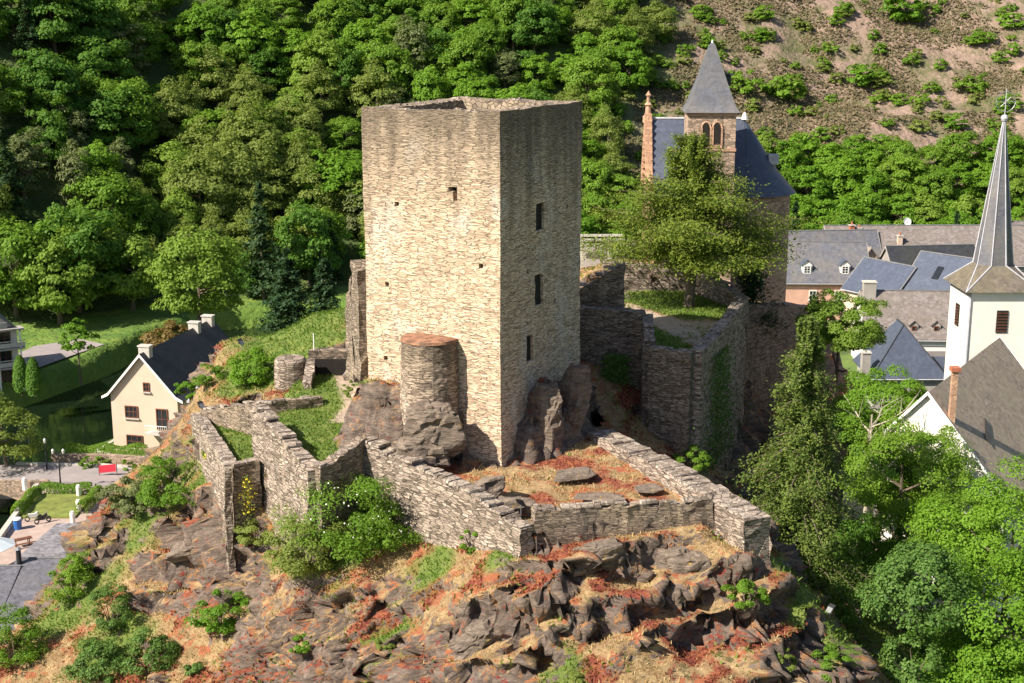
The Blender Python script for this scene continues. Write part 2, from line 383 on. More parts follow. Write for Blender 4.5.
_w = np.linalg.solve(np.block([[_A, np.ones((_n, 1))], [np.ones((1, _n)), np.zeros((1, 1))]]), np.append(cpt[:, 2], 0))
def rbf(x, y):
    r = np.full(x.shape, _w[-1])
    for i in range(_n): r += _w[i] * _phi(np.hypot(x - cpt[i, 0], y - cpt[i, 1]))
    return r
def V2(u, v, z): p = PZ(u, v, z); return (p.x, p.y)
wA = [V2(196, 412, 20), V2(231, 463, 20), V2(257, 459, 20)]
def Q3(u, v, Y): p = PY(u, v, Y); return (p.x, p.y, p.z)
wB = [Q3(259, 406, 75), Q3(315, 468, 67), Q3(362, 437, 70)]
wC = [Q3(366, 438, 70.2), Q3(448, 478, 66), Q3(528, 524, 60.9)]
wF = [Q3(534, 507, 61.4), Q3(620, 503, 62.2), Q3(712, 499, 63.2)]
wE = [V2(600, 438, 21), V2(680, 478, 21), V2(758, 522, 21)]
kc = [keepN, keepN + dL * LW, keepN + dL * LW + dR * RW, keepN + dR * RW]
terA = [wA[0], wA[1], wA[2], wB[0], V2(262, 400, 20.3), V2(205, 409, 20)]
terB = [wB[0], wB[1], wB[2], (-7.0, 72), (-8.6, 74.5), (-9, 80), (-8.4, 86), (-13.2, 85.6), (-13.6, 82)]
terC = [wC[0], wC[1], wC[2], wF[1], wF[2], wE[2], wE[1], wE[0], (4.0, 76), (0, 78), (-7, 76)]
bast = [(4.2, 83.6), (8.0, 83.4), (8.0, 79.3), (10.2, 77.6), (15.4, 92.4), (14.2, 96), (13, 99), (3, 99)]
def crag_z(x, y):
    sh = x.shape; x = x.ravel(); y = y.ravel()
    z = rbf(x, y)
    rough = 1.0
    z = z + .55 * fbm(col3(x / 3.2, y / 3.2), 4, 21)
    cl = sstep(.0, .35, fbm(col3(x / 6, y / 6), 3, 27)) * .25
    for (bu, bv, bY, br_) in ((600, 570, 60, 4.2), (540, 620, 58.8, 3.0), (175, 535, 76, 4.0), (715, 640, 58.3, 1.8), (490, 640, 58.5, 1.9), (770, 620, 59, 3.0), (100, 540, 79.5, 2.0), (380, 600, 63, 2.0)):
        q = PY(bu, bv, bY); dq = np.hypot(x - q.x, y - q.y) + 1.4 * fbm(col3(x / 2, y / 2), 3, 29); cl = np.maximum(cl, .95 * (1 - sstep(br_ * .5, br_, dq)))
    for sc_, per_h, tilt, sd in ((1.0, 2.3, -.38, 23), (.45, 1.0, -.3, 24)):
        wv = tilt * x + .3 * y + 2.6 * sc_ * fbm(col3(x / 4.5, y / 4.5), 4, sd); t = (z + wv) / per_h; fl = np.floor(t); fr = t - fl
        zs_ = per_h * (fl + .85 * sstep(.4, .85, fr) + .15 * fr) - wv; z = z + (zs_ - z) * cl * (1 if sc_ == 1 else .45)
    soft = np.zeros_like(x)
    def ter(poly, zt, z, inset=.35):
        ins = in_poly(x, y, poly); dd = poly_dist(x, y, poly); w = sstep(0, inset, np.where(ins, dd, 0))
        soft[:] = np.maximum(soft, w)
        return z * (1 - w) + zt * w
    z = ter(terA, 19.65 + .06 * fbm(col3(x / 2, y / 2), 3), z)
    z = ter(terB, 21.15 + .4 * (y - 79.6).clip(0, 1.5) + .06 * fbm(col3(x / 2, y / 2), 3), z)
    z = ter(terC, 20.15 + .075 * (y - 62).clip(0, 14) + .16 * fbm(col3(x / 1.6, y / 1.6), 4, 3), z)
    z = ter(bast, 24.35 + .05 * fbm(col3(x / 2, y / 2), 3), z)
    for wl, c0, c1, ex in ((wF, 19.7, 20.3, 1.1), (wC, 18.0, 19.4, 1.2), (wE, 19.8, 19.6, .9), (wB[:2], 17.5, 16.5, 1.0)):
        (ax0, ay0), (ax1, ay1) = wl[0][:2], wl[-1][:2]; tt = np.clip(((x - ax0) * (ax1 - ax0) + (y - ay0) * (ay1 - ay0)) / ((ax1 - ax0) ** 2 + (ay1 - ay0) ** 2), 0, 1)
        dd = poly_dist(x, y, wl, False); out_ = ~in_poly(x, y, terC) & ~in_poly(x, y, terB) & ~in_poly(x, y, terA)
        k = sstep(ex * 1.6, ex * .8, dd) if False else 1 - sstep(ex * .8, ex * 1.7, dd)
        z = np.where(out_, np.minimum(z, (c0 + (c1 - c0) * tt) * k + z * (1 - k)), z)
        soft[:] = np.where(out_, np.maximum(soft, (1 - sstep(.3, ex, dd)) * .85), soft)
    # rock plinth that carries the keep
    rx, ry = x - keepN.x, y - keepN.y
    sL = rx * dL.x + ry * dL.y; tL = -(rx * dR.x + ry * dR.y)          # along and out from the left face
    hL = np.interp(sL, [-1, .2, 1.6, 2.4, 4, 6, 7.6, 8.6, 9.6], [20.4, 20.9, 21.3, 23.0, 24.0, 24.5, 24.8, 24.3, 21])
    bl = worley(col3(x / 1.3, y / 1.3, 3), 5)[2]
    zl = hL - np.maximum(tL - .4 - .7 * bl, 0) * (1.5 + .9 * bl) + .5 * fbm(col3(x / .9, y / .9), 3, 8)
    mL = (tL > -2.5) & (tL < 3.6) & (sL > -.5) & (sL < 9.8)
    z = np.where(mL, np.maximum(z, zl), z)
    sR = rx * dR.x + ry * dR.y; tR = -(rx * dL.x + ry * dL.y)
    hR = np.interp(sR, [0, .8, 1.8, 2.6, 4.5, 7, 10, 11], [20.8, 21.2, 22.4, 23.6, 24.6, 23.6, 22.5, 21])
    zr = hR - np.maximum(tR - .5 - .5 * bl, 0) * 2.2 + .3 * fbm(col3(x / 1.5, y / 1.5), 3, 18)
    mR = (tR > -2.5) & (tR < 3.5) & (sR > .3) & (sR < 11)
    z = np.where(mR, np.maximum(z, zr), z)
    plin = (mL & (zl > 20.9)) | (mR & (zr > 20.9))
    return z.reshape(sh), soft.reshape(sh), plin.reshape(sh)

def grid_mesh(name, X, Y, P, smooth=True):
    nx, ny = X, Y
    idx = np.arange(nx * ny).reshape(ny, nx)
    f = np.stack([idx[:-1, :-1], idx[:-1, 1:], idx[1:, 1:], idx[1:, :-1]], -1).reshape(-1, 4)
    return np_mesh(name, P, f, smooth)
def attr(me, name, arr):
    a = me.attributes.new(name, 'FLOAT', 'POINT'); a.data.foreach_set('value', arr.astype(np.float32).ravel())

# --- ground sheet
def axis(segs):
    out = []
    for a, b, st in segs: out += list(np.arange(a, b, st))
    return np.array(out + [segs[-1][1]])
gx = axis([(-900, -140, 30), (-140, -70, 4), (-70, -25, .9), (-25, 100, 2.2), (100, 160, 6), (160, 900, 40)])
gy = axis([(-150, 60, 15), (60, 100, 2.5), (100, 200, 1.1), (200, 320, 2.2), (320, 420, 8), (420, 1300, 50)])
GX, GY = np.meshgrid(gx, gy); GZ = ground_z(GX, GY)
me = grid_mesh('ground', len(gx), len(gy), np.stack([GX.ravel(), GY.ravel(), GZ.ravel()], 1))
hd = hill_dist(GX.ravel(), GY.ravel()); gxr, gyr = GX.ravel(), GY.ravel()
meadow = ((hd < 4) & (gxr < 0)).astype(float); meadow[(gyr < 150) & (gxr > -46)] = .35
edge_x = 20 + .12 * (gyr - 220) + 9 * fbm(col3(gxr / 25, gyr / 25), 3, 31)
scrub = sstep(-6, 8, gxr - edge_x) * (hd > 3)
attr(me, 'meadow', meadow); attr(me, 'scrub', scrub)
m, N, L, b = new_mat('ground_cover')
def att(N, name): a = N.new("ShaderNodeAttribute"); a.attribute_name = name; return a.outputs['Fac']
co = coords(N, L)
earth = mixc(N, L, noise_n(N, L, .35, 6, co, .7), (.20, .14, .11), (.34, .24, .19))
earth = mixc(N, L, noise_n(N, L, .12, 8, co, .75, .46, .60), earth, (.10, .105, .04))
wood = mixc(N, L, noise_n(N, L, .3, 5, co), (.05, .09, .02), (.10, .14, .035))
mead = mixc(N, L, noise_n(N, L, .25, 5, co), (.08, .16, .02), (.16, .24, .035))
c1 = mixc(N, L, att(N, 'scrub'), wood, earth); c1 = mixc(N, L, att(N, 'meadow'), c1, mead)
L.new(c1, b.inputs['Base Color']); b.inputs['Roughness'].default_value = .95
nb = N.new("ShaderNodeTexNoise"); nb.inputs['Scale'].default_value = 1.2; nb.inputs['Detail'].default_value = 8; L.new(co, nb.inputs[0]); bump(N, L, nb.outputs[0], b, 1, .6)
tag(link('ground', me, m), kind='structure')

# --- river
m, N, L, b = new_mat('river_water')
b.inputs['Base Color'].default_value = (.006, .012, .006, 1); b.inputs['Roughness'].default_value = .06
nb = N.new("ShaderNodeTexNoise"); nb.inputs['Scale'].default_value = 1.1; nb.inputs['Detail'].default_value = 3; L.new(coords(N, L), nb.inputs[0]); bump(N, L, nb.outputs[0], b, .15, .05)
rv = MB(); rv.v = [(-110, 80, 0), (5, 80, 0), (5, 215, 0), (-110, 215, 0)]; rv.f = [(0, 1, 2, 3)]
tag(rv.build('river', m), kind='structure')

# --- castle rock mesh
cx_ = axis([(-44, -32, .6), (-32, 20, .17), (20, 38, .6)])
cy_ = axis([(40, 54, .6), (54, 66, .13), (66, 90, .19), (90, 100, .35), (100, 126, .9)])
KX, KY = np.meshgrid(cx_, cy_); KZ, soft, plin = crag_z(KX, KY)
P = np.stack([KX.ravel(), KY.ravel(), KZ.ravel()], 1)
gyy, gxx = np.gradient(KZ, cy_, cx_)
Nn = np.stack([-gxx, -gyy, np.ones_like(gxx)], -1); Nn /= np.linalg.norm(Nn, axis=-1, keepdims=True); Nn = Nn.reshape(-1, 3)
steep0 = 1 - Nn[:, 2]
ca, sa = math.cos(.45), math.sin(.45)
wq = np.stack([fbm(P / 2.0, 3, 101), fbm(P / 2.0, 3, 102), fbm(P / 2.0, 3, 103)], 1) * .3
Pw = P + wq
Q = np.stack([(Pw[:, 0] * ca - Pw[:, 2] * sa) / 2.9, Pw[:, 1] / 2.1, (Pw[:, 0] * sa + Pw[:, 2] * ca) / 1.2], 1)
f1, e1 = facets(Q, 3, 1.3); f2, e2 = facets(Q * 3.1 + 5, 9, 1.2); f3, e3 = facets(Q * 6.5, 15, 1.0)
rockmask = sstep(.24, .5, steep0 + .22 * fbm(P / 4.5, 3, 40)) * (1 - soft.ravel()); rockmask = np.clip(rockmask, 0, 1)
pl = plin.ravel().astype(float); rockmask = np.maximum(rockmask, pl * sstep(.05, .3, steep0 + .1))
amp = rockmask
disp = amp * (f1 * 1.45 + f2 * .55 + f3 * .24 - .4 * (1 - sstep(0, .06, e1)) - .2 * (1 - sstep(0, .08, e2))) * np.where(pl > 0, .45, 1)
disp += (1 - amp) * (1 - soft.ravel()) * .16 * fbm(P / .7, 3, 50)
dirn = Nn.copy(); dirn[:, 2] = dirn[:, 2] * .5; dirn /= np.linalg.norm(dirn, axis=1, keepdims=True)
P2 = P + dirn * disp[:, None]
def crag_height(x, y):       # sampled on the finished sheet, without the rock relief
    i = np.clip(np.searchsorted(cx_, x) - 1, 0, len(cx_) - 2); j = np.clip(np.searchsorted(cy_, y) - 1, 0, len(cy_) - 2)
    return KZ[j, i]
me = grid_mesh('castle_rock', len(cx_), len(cy_), P2, False)
U, Vv = proj(P[:, 0], P[:, 1], P[:, 2])[0], proj(P[:, 0], P[:, 1], P[:, 2])[1]
def blob(cu, cv, cy, r):     # soft patch of plants around a spot on the rock
    p = PY(cu, cv, cy); d = np.hypot(P[:, 0] - p.x, P[:, 1] - p.y); return 1 - sstep(r * .4, r, d + r * .5 * fbm(P / 1.1, 3, 71))
green = np.zeros(len(P))
for bb in [(155, 485, 80.5, 4), (75, 620, 77, 3.6), (110, 640, 72, 3), (340, 560, 68, 3.2), (300, 330, 90, 7.5), (260, 375, 87.5, 4), (380, 640, 61.5, 2.2), (500, 560, 61.5, 1.2), (430, 560, 64.5, 1.8), (220, 470, 79, 2.5), (830, 660, 60, 3), (560, 690, 56, 1.5),
           (345, 390, 84, 3), (800, 600, 62, 2)]:
    green = np.maximum(green, blob(*bb))
tA = in_poly(P[:, 0], P[:, 1], terA) | in_poly(P[:, 0], P[:, 1], terB)
tD = in_poly(P[:, 0], P[:, 1], bast); tC = in_poly(P[:, 0], P[:, 1], terC)
green = np.where(tA, 1, green); 
path_line = [(12.5, 79.5), (11.6, 84), (10.0, 88.5), (7.5, 93), (5, 97)]
pth = 1 - sstep(.9, 1.5, poly_dist(P[:, 0], P[:, 1], path_line, False) + .3 * fbm(P / .6, 2))
pth = np.where(tD, np.maximum(pth, sstep(10.2, 11, P[:, 0] + .3 * (P[:, 1] - 88)) * (1 - sstep(88, 90, P[:, 1]))), 0)
gate_path = [(-10.6, 84.5), (-9.4, 80), (-9.8, 77)]
pth = np.maximum(pth, 1 - sstep(.35, .8, poly_dist(P[:, 0], P[:, 1], gate_path, False)))
green = np.where(tD, 1 - pth, green)
green = np.maximum(green, (P[:, 2] < 9) * (P[:, 0] > 14) * .9)
green *= (1 - sstep(.75, 1, rockmask))
redn = sstep(.05, .2, fbm(P / 1.8, 4, 77) + .35 * fbm(P / .5, 2, 79) - .06)
redn = np.maximum(redn, tC * sstep(0, .3, fbm(P / 1.5, 4, 85)))
attr(me, 'green', green); attr(me, 'red', redn); attr(me, 'rock', rockmask); attr(me, 'path', pth)
m, N, L, b = new_mat('rock_and_dry_grass')
co = coords(N, L)
g = N.new("ShaderNodeNewGeometry"); sx = N.new("ShaderNodeSeparateXYZ"); L.new(g.outputs['True Normal'], sx.inputs[0])
strat = coords(N, L, (.7, .7, 3.4), 'Object', (0, .45, 0))
rk = mixc(N, L, noise_n(N, L, 1.3, 9, strat, .75, .35, .68), (.09, .065, .055), (.34, .26, .21))
rk = mixc(N, L, noise_n(N, L, 2.2, 5, co, .7, .6, .7), rk, (.34, .31, .25))
rk = mixc(N, L, noise_n(N, L, .8, 7, co, .75, .57, .61), rk, (.42, .21, .09))
rk = mixc(N, L, noise_n(N, L, 1.3, 7, coords(N, L, (1, 1.2, 1.1)), .75, .60, .63), rk, (.30, .05, .035))
dg = mixc(N, L, noise_n(N, L, 1.6, 8, co, .75), (.25, .14, .065), (.52, .38, .20))
dg = mixc(N, L, noise_n(N, L, 1.1, 8, co, .75, .56, .60), dg, (.15, .12, .05))
dg = mixc(N, L, noise_n(N, L, .7, 8, coords(N, L, (1.1, 1.1, 1.6)), .75, .53, .56), dg, (.40, .13, .06))
dg = mixc(N, L, att(N, 'red'), dg, mixc(N, L, noise_n(N, L, 3, 6, co, .7, .4, .6), (.20, .035, .03), (.38, .13, .055)))
gg = mixc(N, L, noise_n(N, L, 1.1, 6, co, .7), (.08, .15, .02), (.22, .26, .06))
flat = N.new("ShaderNodeMapRange"); L.new(sx.outputs[2], flat.inputs[0]); flat.inputs[1].default_value = .42; flat.inputs[2].default_value = .78
rm = N.new("ShaderNodeMath"); rm.operation = 'SUBTRACT'; rm.inputs[0].default_value = 1; L.new(flat.outputs[0], rm.inputs[1])
ra = N.new("ShaderNodeMath"); ra.operation = 'MULTIPLY_ADD'; L.new(att(N, 'rock'), ra.inputs[0]); ra.inputs[1].default_value = .75; L.new(rm.outputs[0], ra.inputs[2])
nr = noise_n(N, L, 2.0, 6, co, .7, .3, .7)
rb = N.new("ShaderNodeMath"); rb.operation = 'ADD'; L.new(ra.outputs[0], rb.inputs[0]); L.new(nr, rb.inputs[1])
rf = N.new("ShaderNodeMapRange"); L.new(rb.outputs[0], rf.inputs[0]); rf.inputs[1].default_value = 1.06; rf.inputs[2].default_value = 1.2
veg = mixc(N, L, att(N, 'green'), dg, gg)
cc = mixc(N, L, rf.outputs[0], veg, rk)
cc = mixc(N, L, att(N, 'path'), cc, mixc(N, L, noise_n(N, L, 2, 5, co), (.42, .32, .24), (.55, .43, .33)))
L.new(cc, b.inputs['Base Color']); b.inputs['Roughness'].default_value = .95
n1 = N.new("ShaderNodeTexNoise"); n1.inputs['Scale'].default_value = 1.6; n1.inputs['Detail'].default_value = 10; n1.inputs['Roughness'].default_value = .72; L.new(strat, n1.inputs[0])
bump(N, L, n1.outputs[0], b, 1, .35)
tag(link('castle_rock', me, m), kind='structure')

# ============================================================ STONE WALLS
def stone_mesh(path, th, zb, closed=False, step=.3, rag=.16, jit=.075, name='wall', top_cap=True):
    """Wall along path [(x,y,ztop)...]; zb = bottom z per point; returns local mesh + base location."""
    pts = [Vector(p) for p in path]; zbs = zb if hasattr(zb, '__len__') else [zb] * len(pts)
    S = []; 
    for i in range(len(pts) - 1):
        a, c = pts[i], pts[i + 1]; n = max(1, int((c - a).length / step))
        for k in range(n + (1 if i == len(pts) - 2 else 0)):
            t = k / n; S.append((a.lerp(c, t), zbs[i] * (1 - t) + zbs[i + 1] * t))
    o = Vector((pts[0].x, pts[0].y, min(zbs)))
    n = len(S); rows = []
    rs = random.Random(int(abs(pts[0].x * 100 + pts[0].y * 10)) + n)
    drop = 0
    for i in range(n):
        p, z0 = S[i]; q = S[min(i + 1, n - 1)][0]; r = S[max(i - 1, 0)][0]
        d = Vector((q.x - r.x, q.y - r.y, 0)).normalized(); nn = Vector((-d.y, d.x, 0))
        if rs.random() < .45: drop = rs.uniform(-rag, rag * .6)
        zt = p.z + drop; nz = max(2, int((zt - z0) / .32))
        rows.append((p, nn, z0, zt))
    nz = max(2, int(max(r[3] - r[2] for r in rows) / .32))
    V = []
    for p, nn, z0, zt in rows:
        ring = []
        for k in range(nz + 1): ring.append((p + nn * th / 2, z0 + (zt - z0) * k / nz))
        for k in range(nz, -1, -1): ring.append((p - nn * th / 2, z0 + (zt - z0) * k / nz))
        for (w, z) in ring: V.append((w.x, w.y, z))
    V = np.array(V); k = 2 * (nz + 1)
    jn = np.stack([fbm(V / .55, 2, 1), fbm(V / .55, 2, 2), fbm(V / .4, 2, 3) * .6], 1) * jit * 2
    V = V + jn
    F = []
    for i in range(n - 1):
        for j in range(k):
            jj = (j + 1) % k; F.append((i * k + j, i * k + jj, (i + 1) * k + jj, (i + 1) * k + j))
    V = V - np.array(o)
    me = bpy.data.meshes.new(name)
    F.append(tuple(range(k))[::-1]); F.append(tuple(range((n - 1) * k, n * k)))
    me.from_pydata([tuple(v) for v in V], [], F); me.update()
    return me, o, rows
def stone_wall(name, path, th, zb, label, cat='wall', group=None, mat='wall', cope=True, **kw):
    me, o, rows = stone_mesh(path, th, zb, name=name, **kw)
    root = thing(name, o, label, cat, group)
    link('masonry', me, M[mat], root)
    if cope:
        mb = MB(); i = 0
        while i < len(rows) - 2:
            k = R.choice((1, 2, 2, 3)); j = min(i + k, len(rows) - 1)
            a, nn, _, za = rows[i]; c, _, _, zc = rows[j]
            if R.random() < .8:
                mid = (a + c) / 2; L_ = (Vector((c.x, c.y, 0)) - Vector((a.x, a.y, 0))).length
                for side in ((-1, 1) if R.random() < .6 else (0,)):
                    w = th * (.5 if side else 1.02)
                    q = mid + nn * side * th * .25
                    mb.box((q.x - o.x, q.y - o.y, max(za, zc) - o.z - .06 + R.uniform(-.02, .05)), (L_ * .95, w * .93, R.uniform(.07, .16)), math.atan2(nn.y, nn.x) - math.pi / 2 + R.uniform(-.08, .08), R.uniform(.9, .97))
            i = j
        if mb.v: mb.build('coping', M['coping'], root)
    return root
def pth3(pts, z): return [(p[0], p[1], zz) for p, zz in zip(pts, z if hasattr(z, '__len__') else [z] * len(pts))]

W1 = stone_wall('rampart_wall', pth3(wA[:2], (20, 20)), .75, (15.5, 12.5), 'low rubble retaining wall along the left edge of the bright green lawn terrace', 'wall')
p0, p1 = wA[1], wA[2]
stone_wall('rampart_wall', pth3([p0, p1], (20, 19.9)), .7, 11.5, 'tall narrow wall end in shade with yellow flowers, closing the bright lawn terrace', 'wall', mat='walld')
stone_wall('rampart_wall', [(p0[0] - .25, p0[1] - .3, 19.9), (p0[0] - .1, p0[1] - .75, 19.9)], .35, 11.5, 'thin added stone strip for the sunlit wall edge below the lawn terrace corner', 'wall edge', step=.2)  # added strip: the lit edge of the wall built as pale stone
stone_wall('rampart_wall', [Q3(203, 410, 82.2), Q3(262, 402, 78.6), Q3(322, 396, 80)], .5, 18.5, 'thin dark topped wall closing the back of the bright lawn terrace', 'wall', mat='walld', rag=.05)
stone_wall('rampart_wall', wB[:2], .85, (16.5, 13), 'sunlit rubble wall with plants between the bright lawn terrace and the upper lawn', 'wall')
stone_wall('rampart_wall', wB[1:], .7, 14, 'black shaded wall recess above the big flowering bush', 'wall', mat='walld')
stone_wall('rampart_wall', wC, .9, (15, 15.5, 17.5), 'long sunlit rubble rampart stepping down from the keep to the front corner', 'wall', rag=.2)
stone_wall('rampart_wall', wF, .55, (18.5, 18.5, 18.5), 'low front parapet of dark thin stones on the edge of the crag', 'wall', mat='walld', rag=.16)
stone_wall('rampart_wall', pth3(wE, (21.4, 21.3, 21.2)), 1.5, (17, 17, 17.5), 'broad rubble parapet along the right side of the red front terrace', 'wall', rag=.1)
# bastion court
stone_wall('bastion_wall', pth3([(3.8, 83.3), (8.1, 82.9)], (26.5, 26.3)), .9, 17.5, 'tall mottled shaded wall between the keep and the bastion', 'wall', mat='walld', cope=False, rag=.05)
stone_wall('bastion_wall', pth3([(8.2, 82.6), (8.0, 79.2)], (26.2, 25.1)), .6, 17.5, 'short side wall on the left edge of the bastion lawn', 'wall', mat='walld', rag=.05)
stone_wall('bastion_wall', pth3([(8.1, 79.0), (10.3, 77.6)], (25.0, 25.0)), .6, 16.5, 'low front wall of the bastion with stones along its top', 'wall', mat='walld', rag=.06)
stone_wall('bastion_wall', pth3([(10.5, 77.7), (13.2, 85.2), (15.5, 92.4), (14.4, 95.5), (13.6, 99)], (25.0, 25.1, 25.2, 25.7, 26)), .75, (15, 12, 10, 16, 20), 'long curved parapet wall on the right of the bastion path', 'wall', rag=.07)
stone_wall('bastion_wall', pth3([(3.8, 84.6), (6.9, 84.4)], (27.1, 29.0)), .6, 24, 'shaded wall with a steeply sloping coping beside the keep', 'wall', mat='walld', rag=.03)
stone_wall('court_wall', pth3([(6.5, 98.6), (13.8, 99.3)], (26.4, 26.3)), .7, 23.5, 'brown rubble wall behind the lawn under the castle pine', 'wall', rag=.15)
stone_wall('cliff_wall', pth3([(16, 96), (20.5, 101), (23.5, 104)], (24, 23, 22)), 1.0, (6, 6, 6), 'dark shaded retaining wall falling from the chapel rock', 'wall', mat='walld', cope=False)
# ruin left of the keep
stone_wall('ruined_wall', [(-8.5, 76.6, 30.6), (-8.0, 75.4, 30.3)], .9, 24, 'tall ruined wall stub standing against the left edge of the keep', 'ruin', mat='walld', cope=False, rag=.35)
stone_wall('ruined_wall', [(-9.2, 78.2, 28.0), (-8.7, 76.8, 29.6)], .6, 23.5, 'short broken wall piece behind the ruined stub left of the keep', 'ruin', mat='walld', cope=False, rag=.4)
# gate
gz = 21.2
gate = thing('castle_gate', (-12.2, 84.2, gz), 'ruined gate passage with round turret base and dark opening on the path', 'gate')
mb = MB(); mb.lathe([(1.05, -1.5), (1.05, .9), (1.0, 1.7), (.85, 1.85), (0, 1.9)], 20, (-1.55, .1, 0)); tu = mb.build('turret_base', M['wall'], gate)
def loc_wall(path, th, zb, parent, name, mat, **kw):
    me, o, rows = stone_mesh(path, th, zb, name=name, **kw); ob = link(name, me, M[mat], parent); ob.location = o; return ob
loc_wall([(-.35, .3, 1.75), (-.15, -2.6, 1.0)], .55, -1, gate, 'passage_wall', 'wall', rag=.06)
loc_wall([(-.5, 1.1, 2.1), (3.4, 1.4, 2.1)], .6, -1, gate, 'lintel_wall', 'walld', rag=.08)
loc_wall([(2.6, .9, 1.5), (2.0, -.6, .9)], .5, -1, gate, 'passage_wall', 'wall', rag=.06)
mb = MB(); mb.box((1.15, .72, -.6), (2.6, .1, 2.2)); mb.build('doorway_shade_slab', M['dark'], gate)  # black slab stands in for the shade inside the passage
mb = MB(); mb.tube([(-.2, 1.0, 1.7), (-.2, 1.0, 3.2)], .035, 6); mb.build('pole', M['trim'], gate)
fence = thing('metal_railing', PZ(331, 408, 20.7), 'grey metal bar railing below the ruined gate path', 'railing')
mb = MB()
for z in (.15, .95): mb.box((0, 0, z), (2.2, .04, .04))
mb.build('rail', M['metal'], fence); mb = MB()
for k in range(19): mb.box((-1.08 + k * .12, 0, .05), (.02, .02, 1.0))
mb.build('bars', M['metal'], fence)

# ============================================================ KEEP
keep = thing('castle_keep', keepN + Vector((0, 0, 20.6)), 'tall square roofless stone keep with sunlit left face and shaded right face', 'castle tower')
H = 18.5
def keep_shell():
    stp = .25; lens = [LW, RW, LW, RW]; dirs = [dL, dR, -dL, -dR]; cells = []; per = []
    p = Vector((0, 0, 0)); fid = []
    for fi, (ln, d) in enumerate(zip(lens, dirs)):
        n = round(ln / stp)
        for k in range(n): per.append((p + d * ln * k / n, d, fi, ln * k / n)); 
        p = p + d * ln
    cen = (dL * LW + dR * RW) / 2
    nz = round(H / .24); n = len(per); V = []
    for k in range(nz + 1):
        for (q, d, fi, s) in per: V.append((q.x, q.y, H * k / nz))
    V = np.array(V)
    out = V[:, :2] - np.array([cen.x, cen.y]); out /= np.linalg.norm(out, axis=1, keepdims=True)
    dd = .055 * fbm(col3(V[:, 0], V[:, 1], V[:, 2]) / .5, 3, 5) + .12 * fbm(V / 3.5, 2, 6) + .35 * np.clip(1 - V[:, 2] / 4, 0, 1)
    V[:, :2] += out * dd[:, None]
    # ragged wall head
    top = V[:, 2] > H - .01; V[top, 2] += .10 * fbm(V[top] / 1.1, 3, 8)
    # openings: (face, s0, s1, z0, z1); face 0 = left, 3 = right (runs backwards)
    ops = [(0, 2.35, 2.6, 13.85, 14.7), (0, 2.35, 2.85, 14.5, 14.7), (3, RW - 5.15, RW - 4.05, 11.9, 13.5), (3, RW - 4.95, RW - 4.05, 7.9, 9.5), (3, RW - 3.75, RW - 2.95, 5.0, 6.5)]
    holes = [(0, 5.9, 6.1, 13.5, 13.7), (0, 1.1, 1.35, 10.6, 10.8), (0, 5.6, 5.8, 11.2, 11.4), (0, 1.0, 1.2, 4, 4.2), (0, 7, 7.2, 5.1, 5.3), (3, RW - 2.6, RW - 2.4, 13.3, 13.5), (3, RW - 8, RW - 7.8, 12.8, 13.0), (0, 3.3, 3.5, 8.8, 9.0), (0, 6.6, 6.8, 9.2, 9.4), (3, 6.5, 6.7, 9.9, 10.1), (3, 3.2, 3.4, 7.7, 7.9)]
    rem = set(); F = []
    for k in range(nz):
        for i in range(n):
            q, d, fi, s = per[i]; z = H * (k + .5) / nz; s = s + .12
            if any(f == fi and a <= s <= b and c <= z <= e for f, a, b, c, e in ops + holes): rem.add((i, k)); continue
            F.append((k * n + i, k * n + (i + 1) % n, (k + 1) * n + (i + 1) % n, (k + 1) * n + i))
    V = [tuple(v) for v in V]; Fr = []; back = []
    for (i, k) in rem:
        q, d, fi, s = per[i]; inn = Vector((-out[i][0] * 0, 0, 0)); nrm = Vector((-d.y, d.x, 0)) 
        if (Vector((cen.x, cen.y, 0)) - q).dot(nrm) < 0: nrm = -nrm
        depth = .16 if fi == 3 else .45 if any(f == fi and a <= s + .12 <= b and c <= H * (k + .5) / nz <= e for f, a, b, c, e in ops) else .3
        c4 = [k * n + i, k * n + (i + 1) % n, (k + 1) * n + (i + 1) % n, (k + 1) * n + i]
        inner = []
        for c_ in c4: inner.append(len(V)); V.append(tuple(Vector(V[c_]) + nrm * depth))
        nb = [(i, k - 1), ((i + 1) % n, k), (i, k + 1), ((i - 1) % n, k)]
        for e in range(4):
            if nb[e] not in rem: Fr.append((c4[e], c4[(e + 1) % 4], inner[(e + 1) % 4], inner[e]))
        back.append(tuple(inner))
    return V, F + Fr, back, per, n, nz, cen
V, F, back, per, n, nz, cen = keep_shell()
me = bpy.data.meshes.new('wall'); me.from_pydata(V, [], F + back); me.update()
me.materials.append(M['keep']); me.materials.append(M['dark'])  # second material paints the shade at the back of windows and holes
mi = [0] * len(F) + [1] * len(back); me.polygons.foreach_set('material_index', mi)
ob = bpy.data.objects.new('wall', me); C.objects.link(ob); ob.parent = keep
# wall head and inner faces
ring = [Vector(V[nz * n + i]) for i in range(n)]
V3 = [tuple(p) for p in ring]; F3 = []
inset = []
for p in ring:
    d = Vector((p.x - cen.x, p.y - cen.y, 0)); a = d.dot(dL); b_ = d.dot(dR)
    a *= (LW / 2 - 1.15) / (LW / 2); b_ *= (RW / 2 - 1.15) / (RW / 2); inset.append(Vector((cen.x, cen.y, 0)) + dL * a + dR * b_ + Vector((0, 0, p.z + .04 * R.uniform(-1, 1) - .05)))
V3 += [tuple(p) for p in inset] + [(p.x, p.y, p.z - 1.6 + .1 * R.random()) for p in inset]
for i in range(n):
    j = (i + 1) % n; F3.append((i, j, n + j, n + i)); F3.append((n + i, n + j, 2 * n + j, 2 * n + i))
mb = MB(); mb.v = V3; mb.f = F3 + [tuple(range(3 * n - 1, 2 * n - 1, -1))]; mb.build('wall_head', M['keeptop'], keep)
